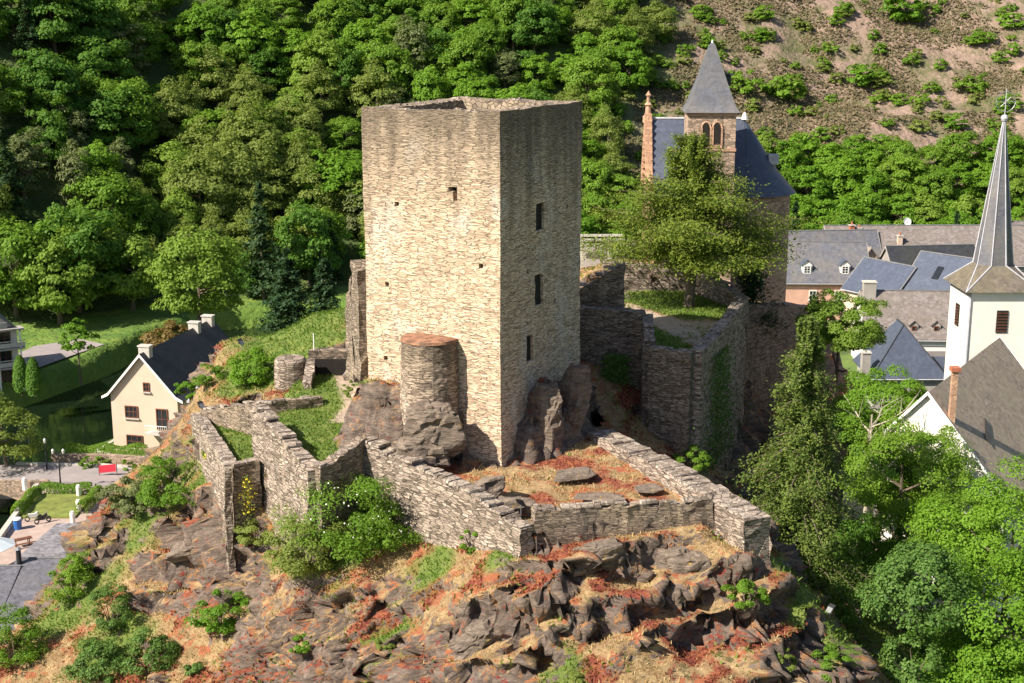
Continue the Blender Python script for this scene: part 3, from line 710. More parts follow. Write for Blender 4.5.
mb = MB()
for k in range(46):
    s = R.random() * 2 * (LW + RW)
    i = R.randrange(n); p = ring[i].lerp(inset[i], R.uniform(.1, .9)); mb.box((p.x, p.y, p.z - .03), (R.uniform(.15, .45), R.uniform(.15, .35), R.uniform(.05, .12)), R.random() * 3, .8)
mb.build('loose_stones', M['coping'], keep)
mb = MB()
for k in range(260):
    a, b_ = R.uniform(1.3, LW - 1.3), R.uniform(5, RW - 1.3); p = dL * a + dR * b_; s = R.uniform(.2, .4)
    q = Vector((p.x, p.y, H - 1.55)); d = Vector((R.uniform(-.2, .2), R.uniform(-.2, .2), s * 1.6)); mb.quad(q, q + Vector((R.uniform(-.1, .1), .06, 0)), q + d)
mb.build('weeds', M['leaf_pale'], keep)
# round buttress in front of the left face (part of the keep)
tp = keepN + dL * 4.0 - dR * .35 + Vector((0, 0, 0)); tl = tp - keepN
prof = [(1.62, 1.4), (1.6, 3.4), (1.55, 3.6), (1.5, 6.55)]
seg = 40; BV = []; zz = np.linspace(1.9, 6.75, 24)
for z in zz:
    for k in range(seg):
        t = 2 * math.pi * k / seg; r = 1.5 + .12 * (6.75 - z) / 4; BV.append((tl.x + r * math.cos(t), tl.y + r * math.sin(t), z))
BV = np.array(BV); o2 = BV[:, :2] - np.array([tl.x, tl.y]); BV[:, :2] += o2 * (.05 * fbm(BV / .35, 3, 4))[:, None]
BF = [(a * seg + k, a * seg + (k + 1) % seg, (a + 1) * seg + (k + 1) % seg, (a + 1) * seg + k) for a in range(23) for k in range(seg)]
mb = MB(); mb.v = [tuple(v) for v in BV]; mb.f = BF
M['turret'] = masonry('turret_stone', (.50, .39, .30), (.38, .29, .22), (.19, .14, .11), (.11, .08, .06), (1.8, 1.8, 12), .08, (3.0, 6.8, .85), (.6, .52, .44), bs=.07)
tu = mb.build('round_buttress', M['turret'], keep)
mb = MB(); mb.lathe([(1.55, 6.62), (1.5, 6.74), (.9, 6.8), (0, 6.84)], 40, (tl.x, tl.y, 0)); M['redtop'] = plain('rusty_weathered_cap', (.26, .13, .08), .95, .45, 2.5, 0, .05); mb.build('cap', M['redtop'], tu)

# loose rock slabs in front of the faces
def unit_(g, n): v = g.normal(size=(n, 3)); return v / np.linalg.norm(v, axis=1, keepdims=True)
def rock(loc, size, seed, mat, rz=0, tilt=0):
    n1 = 12; V = []; 
    u = np.linspace(0, 2 * math.pi, 48, endpoint=False); w = np.linspace(-math.pi / 2, math.pi / 2, 28)
    for b_ in w:
        for a in u: V.append((math.cos(a) * math.cos(b_), math.sin(a) * math.cos(b_), math.sin(b_)))
    V = np.array(V); g_ = np.random.default_rng(seed + 40); nn = np.concatenate([unit_(g_, 13), np.array([[0, 0, 1.], [1, .1, .1], [-1, .1, 0], [0, -1, .15], [0, 1, 0]])]); nn /= np.linalg.norm(nn, axis=1, keepdims=True)
    dk = g_.uniform(.72, 1.0, len(nn)); dt = V @ nn.T; rad = np.where(dt > .05, dk[None, :] / np.maximum(dt, .05), 9).min(1)
    V = V * np.minimum(rad, 1.35)[:, None] * np.array(size) / 2
    V += V / (np.linalg.norm(V, axis=1, keepdims=True) + .01) * (facets(V / np.array([.9, .7, .35]) + seed * 7, 3)[0] * .16 * min(size) + .05 * fbm(V / .25 + seed, 2))[:, None]
    c, s = math.cos(tilt), math.sin(tilt); V = np.stack([V[:, 0] * c - V[:, 2] * s, V[:, 1], V[:, 0] * s + V[:, 2] * c], 1)
    F = [(a * 48 + k, a * 48 + (k + 1) % 48, (a + 1) * 48 + (k + 1) % 48, (a + 1) * 48 + k) for a in range(27) for k in range(48)]
    me = bpy.data.meshes.new('rock'); me.from_pydata([tuple(v) for v in V], [], F); me.update()
    o = link('rock_outcrop', me, mat, None, loc); o.rotation_euler = (0, 0, rz); return o
m, N, L, b = new_mat('bare_rock')
co = coords(N, L); strat = coords(N, L, (.8, .8, 4.5))
rk = mixc(N, L, noise_n(N, L, 1.3, 9, strat, .75, .35, .68), (.09, .068, .055), (.34, .265, .21))
rk = mixc(N, L, noise_n(N, L, .9, 5, co, .7, .62, .68), rk, (.42, .27, .05))
L.new(rk, b.inputs['Base Color']); b.inputs['Roughness'].default_value = .95
n1 = N.new("ShaderNodeTexNoise"); n1.inputs['Scale'].default_value = 2; n1.inputs['Detail'].default_value = 9; n1.inputs['Roughness'].default_value = .7; L.new(strat, n1.inputs[0]); bump(N, L, n1.outputs[0], b, 1, .2)
M['rock'] = m
rocks = [(575, 474, 68.0, (2.4, 1.5, .4), .2, .05, 'flat grey rock plate in the red terrace nearest the keep corner'), (600, 497, 65.2, (2.6, 1.3, .35), -.2, 0, 'flat grey rock plate in the middle of the red terrace'), (648, 489, 66.2, (1.7, 1.0, .3), .4, 0, 'small flat rock plate at the right of the red terrace'),
 (434, 424, 69.4, (3.3, 1.8, 2.7), 0, .05, 'big rock block under the round buttress, patched with yellow lichen'), (424, 455, 69.0, (3.0, 2.0, 1.7), .3, -.15, 'rounded grey rock hump below the lichen patched block'),
 (548, 420, 72.2, (1.6, 2.2, 4.5), .5, 0, 'shaded upright rock pillar against the keep, left of a pair'), (572, 405, 74.0, (1.6, 2.2, 5.0), .5, 0, 'taller shaded rock pillar against the keep with a rusty top'),
 (590, 445, 74.2, (3.0, 1.8, 1.2), 0, 0, 'low dark rock lying at the back corner of the red terrace'), (490, 485, 65.5, (1.9, 1.5, .9), .3, .2, 'small pale rock slab between the keep corner and the rampart'), (510, 505, 63.6, (2.4, 1.2, .8), .1, .1, 'flat dark rock beside the floodlight on the front terrace'),
 (598, 556, 60.6, (3.2, 1.6, 1.4), .1, .1, 'dark overhanging rock block right below the front parapet'), (560, 612, 59.3, (2.8, 1.3, 2.2), .4, .5, 'slanting grey rock face under the overhanging block'), (685, 562, 61.4, (3.0, 1.8, 1.5), -.1, 0, 'mossy rock shoulder under the right end of the front parapet'),
 (208, 545, 75.2, (6.0, 2.5, 1.5), .15, .22, 'long jutting rock ledge on the left flank of the crag'), (480, 640, 59.3, (2.6, 1.6, 1.7), .3, .4, 'dark rock knob low on the crag left of the straw grass')]
for i, (u, v, Y, s, rz, ti, lb) in enumerate(rocks):
    o = rock(PY(u, v, Y), s, i + 1, M['rock'], rz, ti); tag(o, lb, 'rock', 'rock outcrops on the crag')

# ============================================================ BUILDINGS
def window(parent, x, y, z, w, h, nx, ny, frame='trim', pane='glass', sill=True, mull=(1, 1)):
    """window centred at x,y with bottom z, facing local normal (nx,ny)"""
    rz = math.atan2(ny, nx) + math.pi / 2
    mb = MB(); tx, ty = -ny, nx
    t = .09
    def bx(cx, cz, sx, sz, off, d): mb.box((x + tx * cx + nx * off, y + ty * cx + ny * off, cz), (sx, d, sz), rz)
    bx(-w / 2 + t / 2, z, t, h, .03, .12); bx(w / 2 - t / 2, z, t, h, .03, .12)
    bx(0, z, w - 2 * t, t, .03, .118); bx(0, z + h - t, w - 2 * t, t, .03, .118)
    for k in range(1, mull[0] + 1): bx(-w / 2 + w * k / (mull[0] + 1), z + t, .05, h - 2 * t, .035, .07)
    for k in range(1, mull[1] + 1): bx(0, z + h * k / (mull[1] + 1), w - 2 * t - .01, .045, .03, .07)
    o = mb.build('window', M[frame], parent)
    m2 = MB(); m2.box((x + nx * .0, y + ny * .0, z + t), (w - 2 * t, .06, h - 2 * t), rz); m2.build('pane', M[pane], o)
    if sill: m3 = MB(); m3.box((x + nx * .08, y + ny * .08, z - .1), (w + .25, .26, .09), rz); m3.build('sill', M['concrete'], o)
    return o
def chimney(parent, x, y, z, h, w=.6, d=.6, mat='brick', pot=True):
    mb = MB(); mb.box((x, y, z), (w, d, h)); c = mb.build('chimney', M[mat], parent)
    m2 = MB(); m2.box((x, y, z + h), (w + .16, d + .16, .12)); m2.build('cap', M['concrete'], c)
    if pot: m3 = MB(); m3.lathe([(.13, z + h + .12), (.1, z + h + .5), (.0, z + h + .5)], 8, (x, y, 0)); m3.build('pot', M['brick'], c)
def gable_house(label, loc, rz, w, l, hw, hr, wall, roof, over=.35, cat='house', name='village_house', group=None, verge='grey'):
    """local: gable ends at x=+-? ridge along local X (length l), depth w along Y, front eave faces -Y"""
    r = thing(name, loc, label, cat, group, rz)
    mb = MB(); n = 0
    mb.v = [(-l/2, -w/2, -3), (l/2, -w/2, -3), (l/2, w/2, -3), (-l/2, w/2, -3), (-l/2, -w/2, hw), (l/2, -w/2, hw), (l/2, w/2, hw), (-l/2, w/2, hw), (-l/2, 0, hw + hr), (l/2, 0, hw + hr)]
    mb.f = [(0, 1, 5, 4), (2, 3, 7, 6), (1, 2, 6, 9, 5), (3, 0, 4, 8, 7), (4, 5, 9, 8), (6, 7, 8, 9), (3, 2, 1, 0)]
    mb.build('wall', M[wall], r)
    s = hr / (w / 2); L2 = l / 2 + over * .6; e = w / 2 + over; ze = hw - over * s; t = .14
    mb = MB()
    for sg in (-1, 1):
        a = [(-L2, sg * e, ze + .05), (L2, sg * e, ze + .05), (L2, 0, hw + hr + .05), (-L2, 0, hw + hr + .05)]
        if sg > 0: a = a[::-1]
        mb.slab([(p[0], p[1], p[2] + t) for p in a], (0, 0, -t))
    ro = mb.build('roof', M[roof], r)
    mb = MB(); mb.tube([(-L2 - .01, 0, hw + hr + .2), (L2 + .01, 0, hw + hr + .2)], .09, 6); mb.build('ridge', M['ridge'], ro)
    if verge:
        mb = MB()
        for x in (-L2 - .035, L2 + .035):
            for sg in (-1, 1):
                p, q = Vector((x, sg * (e + .02), ze - .02)), Vector((x, 0, hw + hr + .12))
                mb.slab([p + Vector((-.03, 0, -.12)), p + Vector((-.03, 0, .12)), q + Vector((-.03, 0, .1)), q + Vector((-.03, 0, -.14))], (.06, 0, 0))
        mb.build('verge_board', M[verge], ro)
    mb = MB()
    for sg in (-1, 1): mb.tube([(-L2, sg * (e + .06), ze + .03), (L2, sg * (e + .06), ze + .03)], .06, 6)
    mb.build('gutter', M['lead'], ro)
    r['_'] = 0; del r['_']
    return r, ro, s
def dormer(parent_roof, x, w_, hw, hr, s, y, dw=1.2, dh=1.1, wall='white', roof='slate', pane='glass'):
    """dormer on the front slope (facing -Y) whose face stands at local y"""
    w = w_; z0 = hw + hr - abs(y) * s
    mb = MB(); back = -(abs(y) - (dh) / s)
    yb = y + dh / s
    mb.v = [(x - dw/2, y, z0 - .1), (x + dw/2, y, z0 - .1), (x + dw/2, y, z0 + dh), (x - dw/2, y, z0 + dh), (x, y, z0 + dh + dw * .45), (x - dw/2, yb, z0 + dh), (x + dw/2, yb, z0 + dh), (x, yb + .6, z0 + dh + dw * .45)]
    mb.f = [(0, 1, 2, 4, 3), (1, 6, 2), (0, 3, 5)]
    d = mb.build('dormer', M[wall], parent_roof)
    m2 = MB(); t = .1; o = .14
    for sg in (-1, 1):
        a = [(x + sg * (dw/2 + o), y - .15, z0 + dh - .1), (x + sg * (dw/2 + o), yb, z0 + dh - .1), (x, yb + .8, z0 + dh + dw * .45 + .05), (x, y - .15, z0 + dh + dw * .45 + .05)]
        m2.slab(a if sg < 0 else a[::-1], (0, 0, t))
    m2.build('dormer_roof', M[roof], d)
    return d, z0

# -- village houses right of the castle (z at roof eaves from the valley shelf)
def base(u, v, Y, hw_): p = PY(u, v, Y); return Vector((p.x, p.y, p.z - hw_))
h, ro, s = gable_house('pink rendered house with blue grey slate roof and two white dormers', base(812, 275, 171, 5.0), -.03, 7.5, 12.5, 5.0, 4.0, 'pink', 'slategrey', group='slate roofed houses in the valley village')
for x in (-1.2, 3.4):
    d, z0 = dormer(ro, x, 7.5, 5, 4.0, s, -3.1); window(d, x, -3.12, z0 + .05, .85, 1.0, 0, -1, sill=False, mull=(1, 2))
window(h, 2.6, -3.76, 2.6, .9, 1.2, 0, -1); window(h, -.5, -3.76, 2.6, .9, 1.2, 0, -1)
h, ro, s = gable_house('house with broad grey brown roof rising behind the two white dormers', base(822, 262, 182, 6.0), .1, 8.5, 14, 5.0, 5.0, 'grey', 'slategrey', group='slate roofed houses in the valley village')
chimney(h, 4.0, .6, 9.2, 1.5); chimney(h, 5.0, .6, 9.2, 1.1, .5, .5, 'white')
h2, ro2, s2 = gable_house('small yellowish gabled stair house with one window between two big roofs', base(864, 258, 176, 5), 1.57 + .25, 2.0, 3.2, 5.3, 1.2, 'cream', 'slateold', group='slate roofed houses in the valley village')
window(h2, -1.62, 0, 4.0, .9, 1.2, -1, 0)
h, ro, s = gable_house('long low house with weathered brown grey roof and a short white chimney', base(925, 258, 184, 5.5), .02, 9, 27, 5.5, 4.2, 'grey', 'slatepink', group='slate roofed houses in the valley village')
chimney(h, -4.2, -2.2, 7.2, 1.6, .6, .6, 'cream'); mb = MB()
dsh = thing('satellite_dish', base(907, 226, 186, 0), 'round white satellite dish above the long brown grey roof', 'satellite dish')
mb = MB(); mb.lathe([(0, -.12), (.3, -.08), (.55, .02)], 16); q = mb.build('dish', M['trim'], dsh); q.rotation_euler = (1.2, 0, .2); q.location = (0, 0, .6)
mb = MB(); mb.tube([(0, .05, -.8), (0, .05, .6)], .04, 6); mb.build('mast', M['metal'], dsh)
h, ro, s = gable_house('brown grey roofed house at the right edge beyond the church spire', base(1050, 254, 186, 5.5), -.03, 9, 14, 5.5, 4.2, 'cream', 'slatepink', group='slate roofed houses in the valley village'); chimney(h, -6.3, 0, 9, 1.2, 1.2, .6)
h, ro, s = gable_house('blue slate gabled house with a pinkish gable facing the brown roofed house', base(888, 289, 160, 5), -1.0, 6.4, 7.5, 5.0, 3.0, 'cream', 'slate', group='slate roofed houses in the valley village')
h, ro, s = gable_house('deep blue slate roofed house tucked in front of the long brown grey roof', base(928, 277, 171, 5), .12, 8, 11, 5.0, 3.8, 'grey', 'slatedark', group='slate roofed houses in the valley village')
h, ro, s = gable_house('blue grey roofed white house with a skylight directly left of the church tower', base(955, 293, 155, 5), -.85, 8, 9, 5.0, 4.0, 'white', 'slate', group='slate roofed houses in the valley village')
mb = MB(); zt = 5 + 4 - 2.0 * s + .25; mb.slab([(-1.6, -2.5, zt - .5 * s), (-.8, -2.5, zt - .5 * s), (-.8, -1.3, zt + .7 * s), (-1.6, -1.3, zt + .7 * s)], (0, 0, .06)); mb.build('skylight', M['glass'], ro)
h, ro, s = gable_house('pinkish slate roofed house with sunlit white gable, dark chimney and two small dormers', base(905, 329, 146, 5), -.04, 7.5, 9.6, 5.0, 4.0, 'white', 'slatepink', group='slate roofed houses in the valley village')
chimney(h, -4.1, -.2, 8.4, 1.7, 1.3, 1.0, 'grey', False)
for x in (.1, 2.4):
    d, z0 = dormer(ro, x, 7.5, 5, 4, s, -3.3, .9, .7, 'grey', 'slatepink'); window(d, x, -3.32, z0 + .05, .5, .55, 0, -1, 'wood', sill=False, mull=(0, 0))
# hipped house
hp = thing('village_house', base(908, 377, 132, 4.5), 'dark blue slate house with pyramid hipped roof beside the trees', 'house', 'slate roofed houses in the valley village', .0)
mb = MB(); mb.box((0, 3.2, -3), (6.6, 7, 7.5)); mb.build('wall', M['grey'], hp)
mb = MB(); e = [(-3.75, -.6), (3.75, -.6), (3.75, 7.0), (-3.75, 7.0)]; ap = (0, 2.6, 9.0); ap2 = (0, 5.0, 9.0)
mb.slab([(e[0][0], e[0][1], 4.4), (e[1][0], e[1][1], 4.4), ap], (0, 0, .12)); mb.slab([(e[1][0], e[1][1], 4.4), (e[2][0], e[2][1], 4.4), ap2, ap], (0, 0, .12)); mb.slab([(e[3][0], e[3][1], 4.4), (e[0][0], e[0][1], 4.4), ap, ap2], (0, 0, .12)); mb.slab([(e[2][0], e[2][1], 4.4), (e[3][0], e[3][1], 4.4), ap2], (0, 0, .12))
ro = mb.build('roof', M['slate'], hp)
mb = MB()
for q in e[:2]: mb.tube([(q[0], q[1], 4.55), (ap[0], ap[1], 9.14)], .06, 6)
mb.tube([(0, 2.5, 9.15), (0, 5.1, 9.15)], .08, 6); mb.build('ridge', M['slatedark'], ro)
mb = MB(); mb.tube([(-3.8, -.66, 4.4), (3.8, -.66, 4.4)], .07, 6); mb.build('gutter', M['lead'], ro)
chimney(hp, -4.1, .5, 3, 3.8, .8, .8, 'walld' if False else 'grey', False)
mb = MB(); mb.box((5.2, 3.0, -3), (2.8, 5, 8.2)); mb.build('side_wing', M['slate'], hp)
# car parked by the church
def car(loc, rz, label):
    c = thing('parked_car', loc, label, 'car', None, rz)
    mb = MB(); pr = [(-2, .3), (-2, .75), (-1.3, .85), (-.8, 1.35), (.7, 1.35), (1.3, .88), (2, .75), (2, .3)]
    mb.slab([(x, -.8, z) for x, z in pr], (0, 1.6, 0)); mb.build('body', M['redpaint'], c)
    mb = MB(); mb.slab([(-1.15, -.82, .9), (-.75, -.82, 1.28), (.65, -.82, 1.28), (1.15, -.82, .9)], (0, 1.64, 0)); mb.build('side_window', M['glass'], c)
    for x in (-1.25, 1.25):
        for y in (-.78, .6): m2 = MB(); m2.tube([(x, y, .32), (x, y + .18, .32)], .32, 14); m2.build('wheel', M['blackmetal'], c)
gpt = PY(945, 337, 146); car((gpt.x, gpt.y, gpt.z - .6), .3, 'small dull red car parked in the lane left of the white church')
lane = MB(); lane.prism([(gpt.x - 5, gpt.y - 4), (gpt.x + 3, gpt.y - 4), (gpt.x + 3, gpt.y + 5), (gpt.x - 5, gpt.y + 5)], gpt.z - 4, gpt.z - .6); tag(lane.build('lane', M['asphalt']), kind='structure')

# -- parish church: white tower with spire, nave
church = thing('parish_church', (34.35, 103, 5), 'white parish church with tall octagonal slate spire and steep brown roof', 'church')
S = 4.7; ez = 18.55
mb = MB(); mb.box((S / 2, S / 2, -2), (S, S, ez + 2)); tw = mb.build('tower', M['white'], church)
mb = MB(); mb.tube([(.06, -.06, -1), (.06, -.06, ez)], .07, 6); mb.build('downpipe', M['lead'], tw)
for (x, y, nx, ny) in ((2.55, -.0, 0, -1), (0, 2.5, -1, 0)):
    mb = MB(); t = -ny, nx
    mb.box((x + nx * .02, y + ny * .02, ez - 3.2), ((.85 if ny else .1), (.1 if ny else .85), 1.7)); o = mb.build('belfry_opening', M['dark'], tw)
    mb = MB()
    for k in range(7): mb.box((x + nx * .06, y + ny * .06, ez - 3.1 + k * .23), ((.8 if ny else .1), (.1 if ny else .8), .05))
    mb.build('louvre', M['wood'], o)
# skirt + octagonal spire
mb = MB(); o_ = .45; c0 = S / 2; sq = []
oct_ = [(c0 + 1.45 * math.cos(math.radians(22.5 + 45 * k)), c0 + 1.45 * math.sin(math.radians(22.5 + 45 * k))) for k in range(8)]
cor = [(S + o_, S + o_), (-o_, S + o_), (-o_, -o_), (S + o_, -o_)]
zb_, zs = ez - .05, ez + 1.7
# octagon vertices 0..7 starting at 22.5deg; corner k lies between oct[2k] and oct[2k+1]
for k in range(4):
    a, b2 = oct_[2 * k], oct_[2 * k + 1]; c_ = cor[k]; nx_ = cor[(k + 1) % 4]; a2 = oct_[(2 * k + 2) % 8]
    mb.quad((c_[0], c_[1], zb_), (b2[0], b2[1], zs), (a[0], a[1], zs)); mb.quad((c_[0], c_[1], zb_), (nx_[0], nx_[1], zb_), (a2[0], a2[1], zs), (b2[0], b2[1], zs))
mb.quad(*[(c_[0], c_[1], zb_ - .01) for c_ in cor[::-1]])
sk = mb.build('spire_skirt', roofmat('mossy_skirt_slate', (.15, .125, .105), (3, 3, 5), .3, (.19, .165, .10), .8), church)
ht = 10.8
mb = MB()
for k in range(8):
    a, b2 = oct_[k], oct_[(k + 1) % 8]; mb.quad((a[0], a[1], zs), (b2[0], b2[1], zs), (c0 + (b2[0] - c0) * .05, c0 + (b2[1] - c0) * .05, zs + ht), (c0 + (a[0] - c0) * .05, c0 + (a[1] - c0) * .05, zs + ht))
spr = mb.build('spire', M['slategrey'], church)
mb = MB()
for a in oct_: mb.tube([(a[0], a[1], zs), (c0 + (a[0] - c0) * .06, c0 + (a[1] - c0) * .06, zs + ht)], [.06, .035], 5)
for k in range(4):
    for a in (oct_[2 * k], oct_[2 * k + 1]): mb.tube([(cor[k][0], cor[k][1], zb_ + .02), (a[0], a[1], zs + .02)], .055, 5)
mb.build('ridge_flashing', M['lead'], spr)
mb = MB(); mb.lathe([(0, -.28), (.2, -.2), (.28, 0), (.2, .2), (0, .28)], 14, (c0, c0, zs + ht + .15)); mb.tube([(c0, c0, zs + ht + .3), (c0, c0, zs + ht + 2.3)], .035, 6)
fin = mb.build('finial', M['lead'], church)
mb = MB(); zc = zs + ht + 1.35
mb.tube([(c0 + .72 * math.cos(t), c0, zc + .72 * math.sin(t)) for t in np.linspace(0, 2 * math.pi, 33)], .03, 5); mb.tube([(c0 - .72, c0, zc), (c0 + .72, c0, zc)], .03, 5)
for t in (.785, 2.356): mb.tube([(c0 - .5 * math.cos(t), c0, zc - .5 * math.sin(t)), (c0 + .5 * math.cos(t), c0, zc + .5 * math.sin(t))], .018, 4)
mb.build('ring_cross', M['metal'], fin)
# nave
A = PZ(929, 394, 21.2); B = PZ(1000, 335, 21.5); ax = (Vector((B.x - A.x, B.y - A.y, 0))); ln = ax.length; ax.normalize(); pr = Vector((ax.y, -ax.x, 0))
A0 = A - church.location; B0 = B - church.location
hwid, drop = 5.4, 6.2
def npt(t, w, z): q = A0 + ax * t + pr * w; return (q.x, q.y, 21.35 - 5 + z)
mb = MB()
for sg in (1, -1):
    q = [npt(-.25, 0, 0), npt(ln, 0, 0), npt(ln, sg * hwid, -drop), npt(-.25, sg * hwid, -drop)]
    mb.slab(q if sg > 0 else q[::-1], (0, 0, -.18))
M['naveroof'] = roofmat('sun_painted_brown_slate', (.40, .31, .25), (3.5, 3.5, 6), .3, (.46, .38, .27), .85)  # brown slate lightened, sunlight on this roof put into its colour
nr_ = mb.build('nave_roof', M['naveroof'], church)
mb = MB(); mb.v = [npt(0, -hwid + .4, -drop - 9), npt(0, hwid - .4, -drop - 9), npt(0, hwid - .4, -drop + .25), npt(0, 0, -.2), npt(0, -hwid + .4, -drop + .25), npt(ln, -hwid + .4, -drop - 9), npt(ln, hwid - .4, -drop - 9), npt(ln, hwid - .4, -drop + .25), npt(ln, 0, -.2), npt(ln, -hwid + .4, -drop + .25)]
mb.f = [(0, 1, 2, 3, 4), (9, 8, 7, 6, 5), (1, 6, 7, 2), (0, 4, 9, 5)]; mb.build('nave_wall', M['white'], church)
mb = MB()
for t in (-.3, ln + .02):
    for sg in (1, -1):
        p, q = Vector(npt(t, 0, .1)), Vector(npt(t, sg * (hwid + .05), -drop)); mb.slab([p, q, q - Vector((0, 0, .25)), p - Vector((0, 0, .25))], ax * .08)
mb.build('verge_board', M['trim'], nr_)
mb = MB(); q = PY(955, 371, 82) - church.location; mb.box((q.x, q.y, q.z - 6), (.34, .34, 6), 0); ch = mb.build('chimney', M['pinkstone'], church); m2 = MB(); m2.box((q.x, q.y, q.z), (.55, .55, .25)); m2.build('cap', M['brick'], ch)
mb = MB(); k = drop / hwid
q = [npt(2.8, 2.9, -2.9 * k + .12), npt(4.8, 2.3, -2.3 * k + .12), npt(4.8, 2.5, -2.5 * k + .12), npt(2.8, 3.25, -3.25 * k + .12)]; mb.slab(q, (0, 0, .06)); mb.build('skylight', M['glass'], nr_)
mb = MB()
q = [npt(3, hwid - .2, -drop - .1), npt(ln, hwid - .2, -drop - .1), npt(ln, hwid + 3.2, -drop - 1.9), npt(3, hwid + 3.2, -drop - 1.9)]; mb.slab(q, (0, 0, -.2)); mb.build('aisle_roof', M['slatepink'], church)

# -- castle chapel with square tower and apse
chap = thing('castle_chapel', (15.2, 108.6, 21), 'stone castle chapel with blue slate roofs, pyramid spire and round apse', 'chapel', None, -.04)
ezh, rdg = 9.3, 14.4
mb = MB(); x0, x1, w = -4.3, 3.15, 3.6; cy = 4.2
mb.v = [(x0, cy - w, -4), (x1, cy - w, -4), (x1, cy + w, -4), (x0, cy + w, -4), (x0, cy - w, ezh), (x1, cy - w, ezh), (x1, cy + w, ezh), (x0, cy + w, ezh), (x0, cy, rdg), (x1, cy, rdg)]
mb.f = [(0, 1, 5, 4), (2, 3, 7, 6), (1, 2, 6, 9, 5), (3, 0, 4, 8, 7)]; mb.build('nave_wall', M['chapel'], chap)
mb = MB(); e = .4; sl = (rdg - ezh) / w
for sg in (-1, 1):
    q = [(x0 - .1, cy + sg * (w + e), ezh - e * sl), (x1, cy + sg * (w + e), ezh - e * sl), (x1, cy, rdg), (x0 - .1, cy, rdg)]; q = [(a, b2, c_ + .2) for a, b2, c_ in q]
    mb.slab(q if sg < 0 else q[::-1], (0, 0, -.15))
ro = mb.build('nave_roof', M['slate'], chap)
mb = MB(); mb.tube([(x0, cy, rdg + .22), (x1 + .1, cy, rdg + .22)], .12, 6); mb.build('ridge', M['lead'], ro)
mb = MB(); ax_, rr = x1 + .02, 3.85
mb.lathe([(rr, -12), (rr, ezh)], 32, (ax_, cy, 0), -math.pi / 2, math.pi / 2); aw = mb.build('apse_wall', M['chapel'], chap)
mb = MB(); mb.lathe([(rr + .45, ezh - .45), (2.9, ezh + 1.1), (1.8, ezh + 2.7), (.85, ezh + 4.1), (.02, rdg + .2)], 36, (ax_, cy, 0), -math.pi / 2, math.pi / 2)
mb.lathe([(rr + .45, ezh - .46), (rr, ezh - .44)], 36, (ax_, cy, 0), -math.pi / 2, math.pi / 2); ar = mb.build('apse_roof', M['slate'], chap)
mb = MB(); mb.lathe([(0, 0), (.3, 0), (.12, .5), (0, .6)], 10, (ax_, cy, rdg + .15)); mb.build('roof_knob', M['trim'], ar)
mb = MB(); mb.box((ax_ + 2.3, cy - .8, ezh + 1.8), (.8, .6, .8)); mb.build('roof_vent', M['lead'], ar)
mb = MB()
t = -1.1; px_, py_ = ax_ + rr * math.cos(t), cy + rr * math.sin(t)
mb.box((px_, py_, 3.6), (.12, .5, 2.6), t); mb.build('lancet_window', M['dark'], aw)
m2 = MB(); m2.box((px_, py_, 6.2), (.16, .8, .3), t); m2.box((px_, py_, 3.3), (.16, .8, .3), t); m2.build('window_surround', M['pinkstone'], aw)
# tower
tS = 3.6; tz = 15.5
mb = MB(); mb.box((0, 0, -3), (tS, tS, tz + 3)); tw = mb.build('tower', M['chapel'], chap)
for z_ in (12.6, tz - .25): mb = MB(); mb.box((0, 0, z_), (tS + .14, tS + .14, .21)); mb.build('string_course', M['pinkstone'], tw)
for x in (-.42, .42):
    mb = MB(); y = -tS / 2 - .012
    pts = [(x - .26, y, 13.2), (x + .26, y, 13.2), (x + .26, y, 14.35), (x + .15, y, 14.62), (x, y, 14.72), (x - .15, y, 14.62), (x - .26, y, 14.35)]
    mb.slab(pts, (0, -.05, 0)); o = mb.build('lancet_window', M['dark'], tw)
    mb = MB()
    mb.box((x - .34, y, 13.1), (.13, .18, 1.3)); mb.box((x + .34, y, 13.1), (.13, .18, 1.3))
    mb.tube([(x + .34 * math.cos(a), y, 14.38 + .42 * math.sin(a)) for a in np.linspace(0, math.pi, 9)], .085, 6); mb.build('window_surround', M['pinkstone'], o)
mb = MB(); y = -tS / 2
mb.box((0, y, 12.86), (1.6, .2, .2)); mb.build('sill', M['pinkstone'], tw)
mb = MB(); a_ = tS / 2 + .28; st = [(a_, 0), (a_ * .84, .5), (a_ * .56, 2.1), (a_ * .12, 4.9), (.02, 5.2)]
for i in range(4):
    (r0, z0), (r1, z1) = st[i], st[i + 1]
    for k in range(4):
        c4 = [(-1, -1), (1, -1), (1, 1), (-1, 1)]; p, q = c4[k], c4[(k + 1) % 4]
        mb.quad((p[0] * r0, p[1] * r0, tz + z0), (q[0] * r0, q[1] * r0, tz + z0), (q[0] * r1, q[1] * r1, tz + z1), (p[0] * r1, p[1] * r1, tz + z1))
mb.quad((-a_, -a_, tz - .01), (-a_, a_, tz - .01), (a_, a_, tz - .01), (a_, -a_, tz - .01))
spn = mb.build('spire', M['slategrey'], chap)
mb = MB(); mb.lathe([(.32, 0), (.02, 1.0)], 8, (0, 0, tz + 4.35)); mb.build('spire_tip', M['trim'], spn)
mb = MB(); mb.box((1.15, .2, tz + 1.9), (.7, .7, .8)); mb.box((1.2, .2, tz + 2.7), (1.0, .95, .12)); mb.build('spire_lucarne', M['slatedark'], spn)
